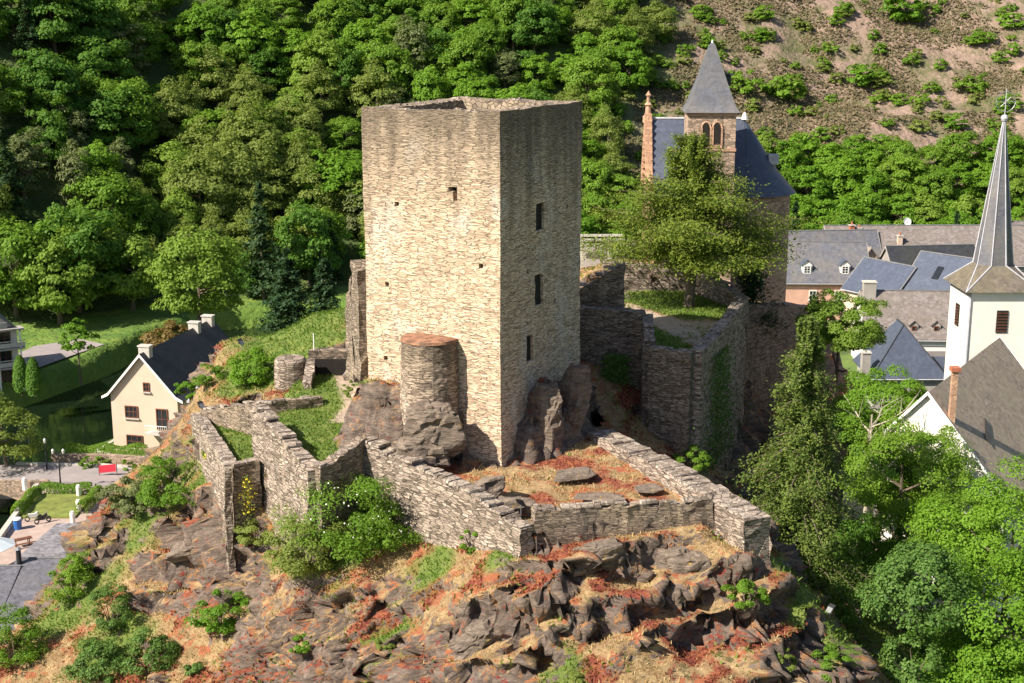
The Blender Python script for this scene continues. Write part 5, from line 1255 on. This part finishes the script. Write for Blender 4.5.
def szone(v): return 'at the top of the bare slope' if v < 40 else 'high on the bare slope' if v < 85 else 'halfway down the bare slope' if v < 140 else 'low on the bare slope'
big = [(905, 22, 4.2), (860, 85, 3.2), (1010, 30, 2.2), (785, 100, 4.0), (745, 95, 3.2), (800, 165, 3.2), (640, 40, 1.6), (900, 105, 1.6), (970, 95, 2.4), (1010, 110, 2), (940, 70, 1.5), (700, 20, 1.8), (830, 55, 1.8), (615, 70, 1.6), (660, 90, 1.7), (880, 150, 1.6), (955, 130, 1.9), (720, 60, 1.6), (590, 20, 2), (570, 45, 1.8)]
def on_hill(u, v):
    d = ray(u, v)
    for Y in np.arange(205, 340, 1.0):
        p = PY(u, v, float(Y))
        if gz1(p.x, p.y) > p.z: return p
    return None
sp_list = [(u, v, s / 2.0, R.choice([8, 10])) for u, v, s in big]
for k in range(260):
    u = R.uniform(560, 1030); v = R.uniform(-5, 200)
    if v > 165 and u > 800: continue
    sp_list.append((u, v, R.uniform(.35, .95), R.choice([8, 9, 9, 10])))
for (u, v, s, k) in sp_list:
    p = on_hill(u, v)
    if p is None: continue
    ps = (s * R.uniform(.9, 1.3), s * R.uniform(.9, 1.3), s * R.uniform(.85, 1.15))
    sz = 'large ' if s > .9 else 'small ' if s < .5 else ''
    forest.append(dict(k=k, loc=(p.x, p.y, gz1(p.x, p.y) - .1), rz=R.uniform(0, 6.28), s=ps, u=u, v=v, lab=f"{sz}{kinds[k][2]} {szone(v)}, {hzone(u)}", grp='shrubs dotted over the bare slope'))
# one label per tree: rank those that look alike in the same spot from left to right
from collections import defaultdict
bylab = defaultdict(list)
for q in forest: bylab[q['lab']].append(q)
ords = ['leftmost', 'second from left', 'third from left', 'fourth from left', 'fifth from left', 'sixth from left', 'seventh from left', 'eighth from left', 'ninth from left', 'tenth from left']
def short(t):
    for a in ('the ', 'of ', 'tree ', 'up '):
        if len(t.split()) > 16: t = t.replace(a, '')
    return t
for lab, L_ in bylab.items():
    L_.sort(key=lambda q: q['u'])
    if len(L_) > 1:
        for i, q in enumerate(L_): q['lab'] = (ords[i] if i < len(ords) - 0 and i < len(L_) - 1 else 'rightmost') + ' ' + lab
for q in forest: q['lab'] = short(q['lab'])
for q in forest: copy_thing(protos[q['k']], q['loc'], q['rz'], q['s'], q['lab'], q['grp'])
for pr_ in protos:
    for ch in list(pr_.children): bpy.data.objects.remove(ch)
    bpy.data.objects.remove(pr_)

# individually built plants
def bushy(loc, label, mat, rx, rz, seed, leaf=.16, ncl=40, nlf=90, ry=None, flowers=None, name='shrub', cat='shrub', group=None, zc=None, gap=.25, rc=.3):
    r = thing(name, loc, label, cat, group); zc = zc if zc is not None else rz * .7
    v, f = crown_mesh('foliage', seed, rx, ry or rx, rz, zc, ncl, nlf, leaf, rc, gap); link('foliage', np_mesh('foliage', v, f), M[mat], r)
    rs = random.Random(seed); mb = MB()
    for k in range(7):
        a = rs.uniform(0, 6.28); mb.tube([(0, 0, -.3), (math.cos(a) * rx * .3, math.sin(a) * rx * .3, rz * .5), (math.cos(a) * rx * .7, math.sin(a) * rx * .7, rz * 1.0)], [.05, .035, .01], 5)
    mb.build('stems', M['bark'], r)
    if flowers:
        n_, fm = flowers; g_ = np.random.default_rng(seed); d = unit(g_, n_); d[:, 2] = np.abs(d[:, 2]); d[:, 1] = -np.abs(d[:, 1])
        p = d * np.array([rx, ry or rx, rz]) * g_.uniform(.92, 1.12, n_)[:, None] + np.array([0, 0, zc]); v, f = leaf_quads(p, d, .09, g_, 1); link('flowers', np_mesh('flowers', v, f), M[fm], r)
    return r
def on_crag(u, v, near=54, far=100):
    """first point where the sight line through a spot meets the rock"""
    for Y in np.arange(near, far, .15):
        p = PY(u, v, float(Y))
        if crag_height(p.x, p.y) > p.z: return Vector((p.x, p.y, float(crag_height(p.x, p.y))))
    return PY(u, v, far)
bl = [(350, 552, 2.5, 2.5, 'leaf_mid', 'big fresh green broom bush with small white flowers under the rampart', (45, 'whitepetal')),
 (308, 572, 2.0, 2.1, 'leaf_olive', 'looser pale green bush left of the big flowering bush', None), (388, 545, 1.7, 1.4, 'leaf_mid', 'low green bush right of the big flowering bush at the rampart foot', (30, 'whitepetal')),
 (222, 628, 1.4, 1.2, 'leaf_bright', 'bright green round bush on the red slope below the sunlit wall edge', None), (300, 648, .75, .5, 'leaf_bright', 'small bright green bush low on the crag', None),
 (172, 500, 2.3, 1.5, 'leaf_mid', 'green broom bush on the upper left flank of the crag', None), (138, 508, 1.9, 1.2, 'leaf_grey', 'grey green bush on the left flank beside the broom bush', None),
 (255, 382, 1.65, 1.35, 'leaf_bright', 'dense round green bush on the slope below the grassy knoll', None), (472, 552, .5, .9, 'leaf_mid', 'narrow upright green shrub at the foot of the long rampart', None),
 (208, 385, 1.0, .8, 'leaf_mid', 'green shrub beside the dark roof of the cream house', None), (190, 395, .9, .6, 'leaf_bright', 'low bright shrub above the cream house gable', None),
 (215, 462, .7, .5, 'leaf_olive', 'yellow flowering tuft on the face of the left retaining wall', (80, 'yellow')), (255, 545, .9, .9, 'leaf_olive', 'pale green shrub beneath the dark narrow wall end', None),
 (72, 600, 1.3, 1.5, 'leaf_mid', 'green shrub on the edge of the crag beside the grey roof', None), (112, 630, 1.2, 1.8, 'ivy', 'ivy covered hump on the lower left flank', None), (150, 672, 1.4, 1.3, 'ivy', 'dark ivy mass at the lower left of the crag', None), (100, 678, 1.5, 1.3, 'ivy', 'ivy clump near the bottom left corner', None), (195, 675, .6, .5, 'ivy', 'small ivy tuft low on the left slope', None),
 (500, 545, .35, .35, 'leaf_pale', 'small yellow green tuft at the rampart corner', None), (365, 350, .8, 1.0, 'leaf_pale', 'yellow green shrub growing at the left foot of the keep', None), (745, 610, .9, .7, 'leaf_mid', 'dull green shrub under the right end of the parapet', None), (830, 678, .9, .7, 'leaf_mid', 'green shrub in the shade low on the right flank', None),
 (780, 668, .7, .5, 'leaf_olive', 'small olive shrub low on the right flank', None), (15, 660, 1.6, 1.8, 'leaf_mid', 'young green tree like shrub in front of the grey roof at the left edge', None), (570, 690, .8, .5, 'leaf_olive', 'yellowish tuft at the bottom edge of the crag', None), (385, 655, .5, .4, 'leaf_olive', 'small pale tuft on the rocky slope left of centre', None),
 (690, 468, 1.0, .8, 'leaf_mid', 'green shrub at the foot of the bastion corner', None), (350, 395, .5, .5, 'leaf_olive', 'little shrub at the path edge left of the keep rock', None)]
for i, (u, v, rx, rz, mt, lb, fl) in enumerate(bl):
    p = on_crag(u, v); nl = max(16, int(30 * rx)); bushy(p - Vector((0, 0, .15)), lb, mt, rx, rz, 400 + i, .10 if rx < 1.3 else .125, nl, 200, None, fl, group='bushes on the castle crag')
# climbing plants on walls
def creeper(c, nrm, w, h, label, mat, seed, n=1500, leaf=.15, fl=0):
    rs = np.random.default_rng(seed); nrm = Vector(nrm).normalized(); t = Vector((-nrm.y, nrm.x, 0))
    a = rs.normal(0, .38, n) * w; z = rs.uniform(-.5, .5, n) * h; a = a * (1 - .6 * (z / h + .5)); o = np.abs(rs.normal(0, .22, n)) + .12
    q = np.stack([a * t.x + o * nrm.x, a * t.y + o * nrm.y, z], 1); nn = np.tile(np.array(nrm), (n, 1)) + rs.normal(size=(n, 3)) * .6; nn /= np.linalg.norm(nn, axis=1, keepdims=True)
    v, f = leaf_quads(q, nn, leaf, rs); r = link('climbing_ivy', np_mesh('climbing_ivy', v, f), M[mat], None, c); tag(r, label, 'ivy', 'plants climbing the castle walls')
    return r
creeper((6.2, 82.4, 21), (.1, -1, 0), 2.2, 5.5, 'dark ivy climbing the shaded wall between keep and bastion', 'ivy', 71, 3500, .2)
creeper((12.4, 82.2, 20.5), (.93, -.35, 0), 8, 7, 'dull green ivy on the shaded right side of the bastion', 'ivy', 72, 3200, .17)
creeper((-14.6, 72.6, 17.8), (.6, -.8, 0), .9, 3.2, 'yellow flowered creeper on the dark narrow wall end', 'leaf_olive', 73, 300, .1)
q = creeper((-14.6, 72.5, 18.3), (.6, -.8, 0), .9, 2.0, 'yellow blossoms on the dark narrow wall end', 'yellow', 74, 90, .12)
creeper((-12.6, 74.5, 17.5), (-.85, -.5, 0), 1.1, 2.5, 'green tuft on the sunlit rubble wall beside the lawn terrace', 'leaf_mid', 75, 900, .13)

# castle pine
pn = PY(689, 303, 93.5); pine = thing('castle_pine', (pn.x, pn.y, 24.3), 'broad golden green pine growing on the bastion lawn', 'tree')
v1, f1, bb = conifer_mesh(41, 11.8, 6.3, 17, 10, 2.8, .1, .22, 56, '', 1.4, .42, .38, 16, .34)
link('crown', np_mesh('crown', v1, f1), M['needle_gold'], pine); MB().tube([(0, 0, -.5), (.1, 0, 3), (0, .1, 8), (0, 0, 12)], [.4, .3, .2, .04], 9).build('trunk', M['bark'], pine); bb.build('limbs', M['bark'], pine)
# ivy-dark conifer by the chapel
dk = thing('dark_conifer', (17.3, 98.5, 21), 'dark narrow conifer between the castle pine and the chapel', 'tree')
v1, f1, bb = conifer_mesh(43, 8.5, 2.0, 14, 8, .5, .3, .3, 10, '', 1.2, .2, .3, 10); link('crown', np_mesh('crown', v1, f1), M['needle'], dk); MB().tube([(0, 0, -3), (0, 0, 8)], [.2, .03], 7).build('trunk', M['bark'], dk)
# big spruce on the right
sb = PY(795, 570, 73); spc = thing('spruce_tree', (sb.x + .1, 73, sb.z - 1), 'tall drooping spruce in front of the bastion wall', 'tree')
hs = 14.5 + 1
v1, f1, bb = conifer_mesh(42, PY(800, 310, 73).z - sb.z + 1, 5.0, 25, 13, -1.5, .5, .19, 42, '', .85, .3, .3, 15, .3)
link('crown', np_mesh('crown', v1, f1), M['needle_spruce'], spc); MB().tube([(0, 0, -6), (0, 0, 13)], [.35, .04], 9).build('trunk', M['bark'], spc); bb.build('limbs', M['bark'], spc)
# broadleaf trees at the right
rt = [('leaf_pale', 838, 328, 94, 2.8, 2.4, 11, 'feathery yellow green tree just right of the chapel wall', .2), ('leaf_bright', 880, 412, 88, 3.2, 3.0, 9, 'bright round green tree left of the hipped blue roof', .2),
 ('leaf_mid', 882, 455, 84, 3.0, 3.0, 8, 'green tree with grey bare branches in the hollow', .2), ('leaf_mid', 905, 480, 80, 3.6, 3.4, 8, 'mid green tree in front of the white church gable', .2), ('leaf_bright', 908, 425, 86, 1.5, 1.8, 7, 'slender bright tree reaching over the church gable', .18),
 ('leaf_deep', 862, 560, 80, 2.8, 2.6, 5, 'shaded dark tree in the hollow between spruce and ivy mound', .2), ('leaf_bright', 1008, 550, 68, 4.3, 4.2, 8, 'large bright green maple at the right edge below the church', .2), ('leaf_bright', 1030, 640, 62, 4.3, 4.6, 8, 'large bright green maple filling the lower right corner', .2),
 ('leaf_mid', 955, 535, 74, 2.6, 2.6, 6, 'mid green tree between the ivy mound and the maples', .18), ('leaf_deep', 965, 665, 66, 2.8, 2.4, 5, 'dark shaded tree under the maples at the lower right', .18), ('leaf_deep', 800, 600, 72, 2.8, 2.6, 4, 'dark undergrowth tree at the foot of the spruce', .18)]
for i, (mt, u, v, Y, rx, rz, zc, lb, lf) in enumerate(rt):
    p = PY(u, v, Y); make_tree('broadleaf_tree', (p.x, p.y, p.z - zc), lb, 'tree', 'trees in the hollow right of the crag', mt, 500 + i, rx, rz, zc, 110, 370, lf * .75, zc + 1, .22, gap=.35, rc=.24)
p = PY(868, 470, 82); db = thing('dead_tree', (p.x, p.y, p.z - 4), 'bare grey forked branches sticking out of the green tree', 'tree'); trunk_mb(7.5, .14, 5, 2.2, 5, 9, True).build('branches', M['deadwood'], db)
p = PY(922, 592, 62.5); bushy((p.x, p.y, p.z - 2), 'rounded mound of ivy on the right side below the maples', 'ivy', 2.6, 2.3, 700, .16, 80, 260, None, None, 'ivy_mound', 'ivy', None, 2.0)
p = PY(915, 665, 61.5); bushy((p.x, p.y, p.z - 1), 'lower ivy tangle at the edge of the shaded flank', 'ivy', 1.6, 1.3, 701, .15, 40, 160, None, None, 'ivy_mound', 'ivy', None, 1.0)
# left side trees
p = PZ(80, 372, 2.9); yt = make_tree('young_tree', (p.x, p.y, 2.8), 'young bright green tree alone on the river meadow', 'tree', None, 'leaf_bright', 610, 1.8, 2.3, 3.9, 40, 60, .34, 4.5, .1, gap=.5)
p = PY(198, 285, 178); make_tree('willow_tree', (p.x, p.y, 3), 'large pale yellow green willow left of the keep by the meadow', 'tree', None, 'leaf_pale', 611, 5.4, 6.4, p.z - 3, 130, 130, .42, 8, .35, gap=.2, rc=.24)
p = PY(287, 288, 165); cf = thing('conifer_tree', (p.x, p.y, 3), 'broad dark green conifer left of the keep behind the grassy knoll', 'tree'); v1, f1, bb = conifer_mesh(62, 13.5, 4.8, 18, 9, 1, .3, .55, 9, ''); link('crown', np_mesh('crown', v1, f1), M['needle'], cf); MB().tube([(0, 0, -1), (0, 0, 13)], [.35, .04], 8).build('trunk', M['bark'], cf)
p = PY(325, 285, 163); cf = thing('conifer_tree', (p.x, p.y, 3), 'narrower dark conifer between the broad one and the keep', 'tree'); v1, f1, bb = conifer_mesh(63, 13, 3.6, 18, 8, 1, .3, .5, 8, ''); link('crown', np_mesh('crown', v1, f1), M['needle'], cf); MB().tube([(0, 0, -1), (0, 0, 12.5)], [.3, .04], 8).build('trunk', M['bark'], cf)
p = PY(166, 345, 160); make_tree('broadleaf_tree', (p.x, p.y, 1.5), 'low rusty brown and green tree behind the roof of the cream house', 'tree', None, 'leaf_rust', 612, 3.2, 2.3, p.z - 1.5, 60, 80, .38, 3.5, .2)
for (u, lb) in ((22, 'left one of two clipped cone evergreens on the river lawn'), (35, 'right one of two clipped cone evergreens on the river lawn')):
    p = PZ(u, 392 if u < 30 else 395, 2.9); co_ = thing('cone_evergreen', (p.x, p.y, 2.8), lb, 'tree', 'clipped cones by the balcony house'); rs = np.random.default_rng(u); n_ = 2600; t = rs.random(n_) ** .8; a = rs.uniform(0, 6.28, n_); rr_ = np.sqrt(np.clip(1 - t ** 2.4, 0, 1)) * (.72 + .28 * np.minimum(t * 5, 1)) * .9 * rs.uniform(.85, 1.05, n_)
    q = np.stack([np.cos(a) * rr_, np.sin(a) * rr_, t * 4.2 + .1], 1); nn = np.stack([np.cos(a), np.sin(a), .3 + 0 * a], 1) + rs.normal(size=(n_, 3)) * .3; nn /= np.linalg.norm(nn, axis=1, keepdims=True); v1, f1 = leaf_quads(q, nn, .22, rs); link('foliage', np_mesh('foliage', v1, f1), M['leaf_deep'], co_); MB().tube([(0, 0, -.3), (0, 0, 3.8)], [.1, .03], 6).build('trunk', M['bark'], co_)
p = PZ(12, 478, 3); make_tree('willow_tree', (p.x - 1.5, p.y + 3, 2.5), 'soft green willow at the left edge beside the bridge', 'tree', None, 'leaf_olive', 615, 3.0, 3.2, 3.6, 70, 110, .26, 4, .2)
def hedge(a, b2, w, h, label, seed):
    rs = np.random.default_rng(seed); a, b2 = np.array(a), np.array(b2); ln_ = np.linalg.norm(b2 - a); n_ = int(ln_ * 420); t = rs.random(n_); d = (b2 - a) / ln_; s_ = np.array([-d[1], d[0]])
    th_ = rs.uniform(0, math.pi, n_); off = np.cos(th_) * w / 2; z = np.sin(th_) ** .5 * h * (1 + .12 * np.sin(t * ln_ * 2)); q = np.stack([a[0] + d[0] * t * ln_ + s_[0] * off, a[1] + d[1] * t * ln_ + s_[1] * off, z], 1)
    nn = np.stack([s_[0] * np.cos(th_), s_[1] * np.cos(th_), np.sin(th_)], 1) + rs.normal(size=(n_, 3)) * .4; nn /= np.linalg.norm(nn, axis=1, keepdims=True); o = np.array([a[0], a[1], 0]); v1, f1 = leaf_quads(q - o, nn, .17, rs)
    tag(link('hedge', np_mesh('hedge', v1, f1), M['leaf_mid'], None, (a[0], a[1], 3.0)), label, 'hedge')
hedge((-42.2, 125.6), (-34.2, 125.4), 1.2, 1.4, 'clipped green hedge along the garden wall below the cream house', 81)
hedge((-41.0, 115.6), (-36.6, 115.6), 1.0, 1.0, 'back hedge of the small green island beside the road', 82); hedge((-41.2, 109.8), (-41.3, 115.4), .9, 1.0, 'left hedge of the small green island beside the road', 83); hedge((-36.0, 110.3), (-35.8, 115.2), .9, 1.0, 'right hedge of the small green island beside the road', 84)
hl = MB(); hl.prism([(-41, 109.5), (-36.2, 109.5), (-36.2, 115.2), (-41, 115.2)], 2, 3.2); tag(hl.build('island_lawn', plain('lawn_grass', (.17, .2, .04), .95, .3, 1.2)), kind='structure')
for i, (u, v, r_, lb) in enumerate([(88, 468, .9, 'rounded garden shrub left of the red banner'), (128, 470, .8, 'rounded garden shrub right of the red banner'), (103, 462, .7, 'small garden shrub above the red banner')]):
    p = PZ(u, v, 3); bushy((p.x, p.y, 2.8), lb, 'leaf_mid', r_, r_ * .8, 800 + i, .18, 20, 60, group='shrubs in the garden of the cream house')

# ground cover
def scatter_crag(n, mask_fn, size, mat, name, label, seed, up=.6, aspect=.35, wide=1.0):
    rs = np.random.default_rng(seed)
    pr = mask_fn().astype(float); da = np.gradient(cx_)[None, :] * np.gradient(cy_)[:, None]; pr = pr * da.ravel(); vis = (U > -20) & (U < 1040) & (Vv < 700); pr = pr * vis; pr /= pr.sum()
    idx = rs.choice(len(P2), n, p=pr); c_ = P2[idx] + np.stack([rs.uniform(-.1, .1, n), rs.uniform(-.1, .1, n), np.zeros(n)], 1)
    h_ = size * rs.uniform(.5, 1.4, n); a = rs.uniform(0, 6.28, n); w_ = h_ * aspect
    lean_ = rs.normal(0, .45, (n, 2)) + np.array([-.1, -.15]); side = np.stack([np.cos(a), np.sin(a), 0 * a], 1) * w_[:, None]
    tip = c_ + np.stack([lean_[:, 0] * h_, lean_[:, 1] * h_, h_ * up], 1); base_ = c_ - np.array([0, 0, .06])
    V = np.stack([base_ - side, base_ + side, tip + side * .35, tip - side * .35], 1).reshape(-1, 3); F_ = np.arange(4 * n).reshape(n, 4)
    o = link(name, np_mesh(name, V, F_), M[mat]); tag(o, label, 'ground cover', None, 'stuff'); return o
flatm = 1 - rockmask
scatter_crag(130000, lambda: (flatm * (1 - green) * (1 - pth) * (1 - redn * .8) * (~tC | (redn < .4))) * sstep(-.35, .15, fbm(P / 1.7, 3, 91)), .17, 'dry', 'dry_grass', 'straw coloured dry grass covering the ledges of the crag', 91, .6, .14)
scatter_crag(80000, lambda: flatm * (1 - green) * (1 - pth) * redn * (1 - .6 * tC), .09, 'rustgrass', 'red_stonecrop', 'rust red stonecrop patches spread over the crag', 92, .5, .7)
scatter_crag(60000, lambda: green * flatm * (1 - pth), .2, 'grassblade', 'green_grass', 'green grass of the castle terraces and the grassy knoll', 93, .6, .2)
scatter_crag(9000, lambda: (rockmask < .8) * (1 - green) * (1 - tC * .8) * (fbm(P / 2.4, 3, 95) > .15), .2, 'leaf_olive', 'weeds', 'olive weeds scattered over the crag between the dry grass', 94)
rs = np.random.default_rng(96); n_ = 130000
sx_ = rs.uniform(0, 112, n_); sy_ = rs.uniform(206, 306, n_); hdd = hill_dist(sx_, sy_); ex = 20 + .12 * (sy_ - 220) + 9 * fbm(col3(sx_ / 25, sy_ / 25), 3, 31)
ok = (hdd > 2) & (sx_ > ex - 8) & (fbm(col3(sx_ / 7, sy_ / 7), 4, 33) > -.12 + .1 * rs.random(n_)); sx_, sy_ = sx_[ok], sy_[ok]; sz_ = ground_z(sx_, sy_)
nn = unit(rs, len(sx_)) * .7 + np.array([-.1, -.4, .8]); nn /= np.linalg.norm(nn, axis=1, keepdims=True)
v1, f1 = leaf_quads(np.stack([sx_, sy_, sz_ + rs.uniform(.05, .5, len(sx_))], 1), nn, .55, rs)
tag(link('scrub_cover', np_mesh('scrub_cover', v1, f1), M['scrub']), 'low brownish heath and scrub covering the bare slope', 'ground cover', None, 'stuff')
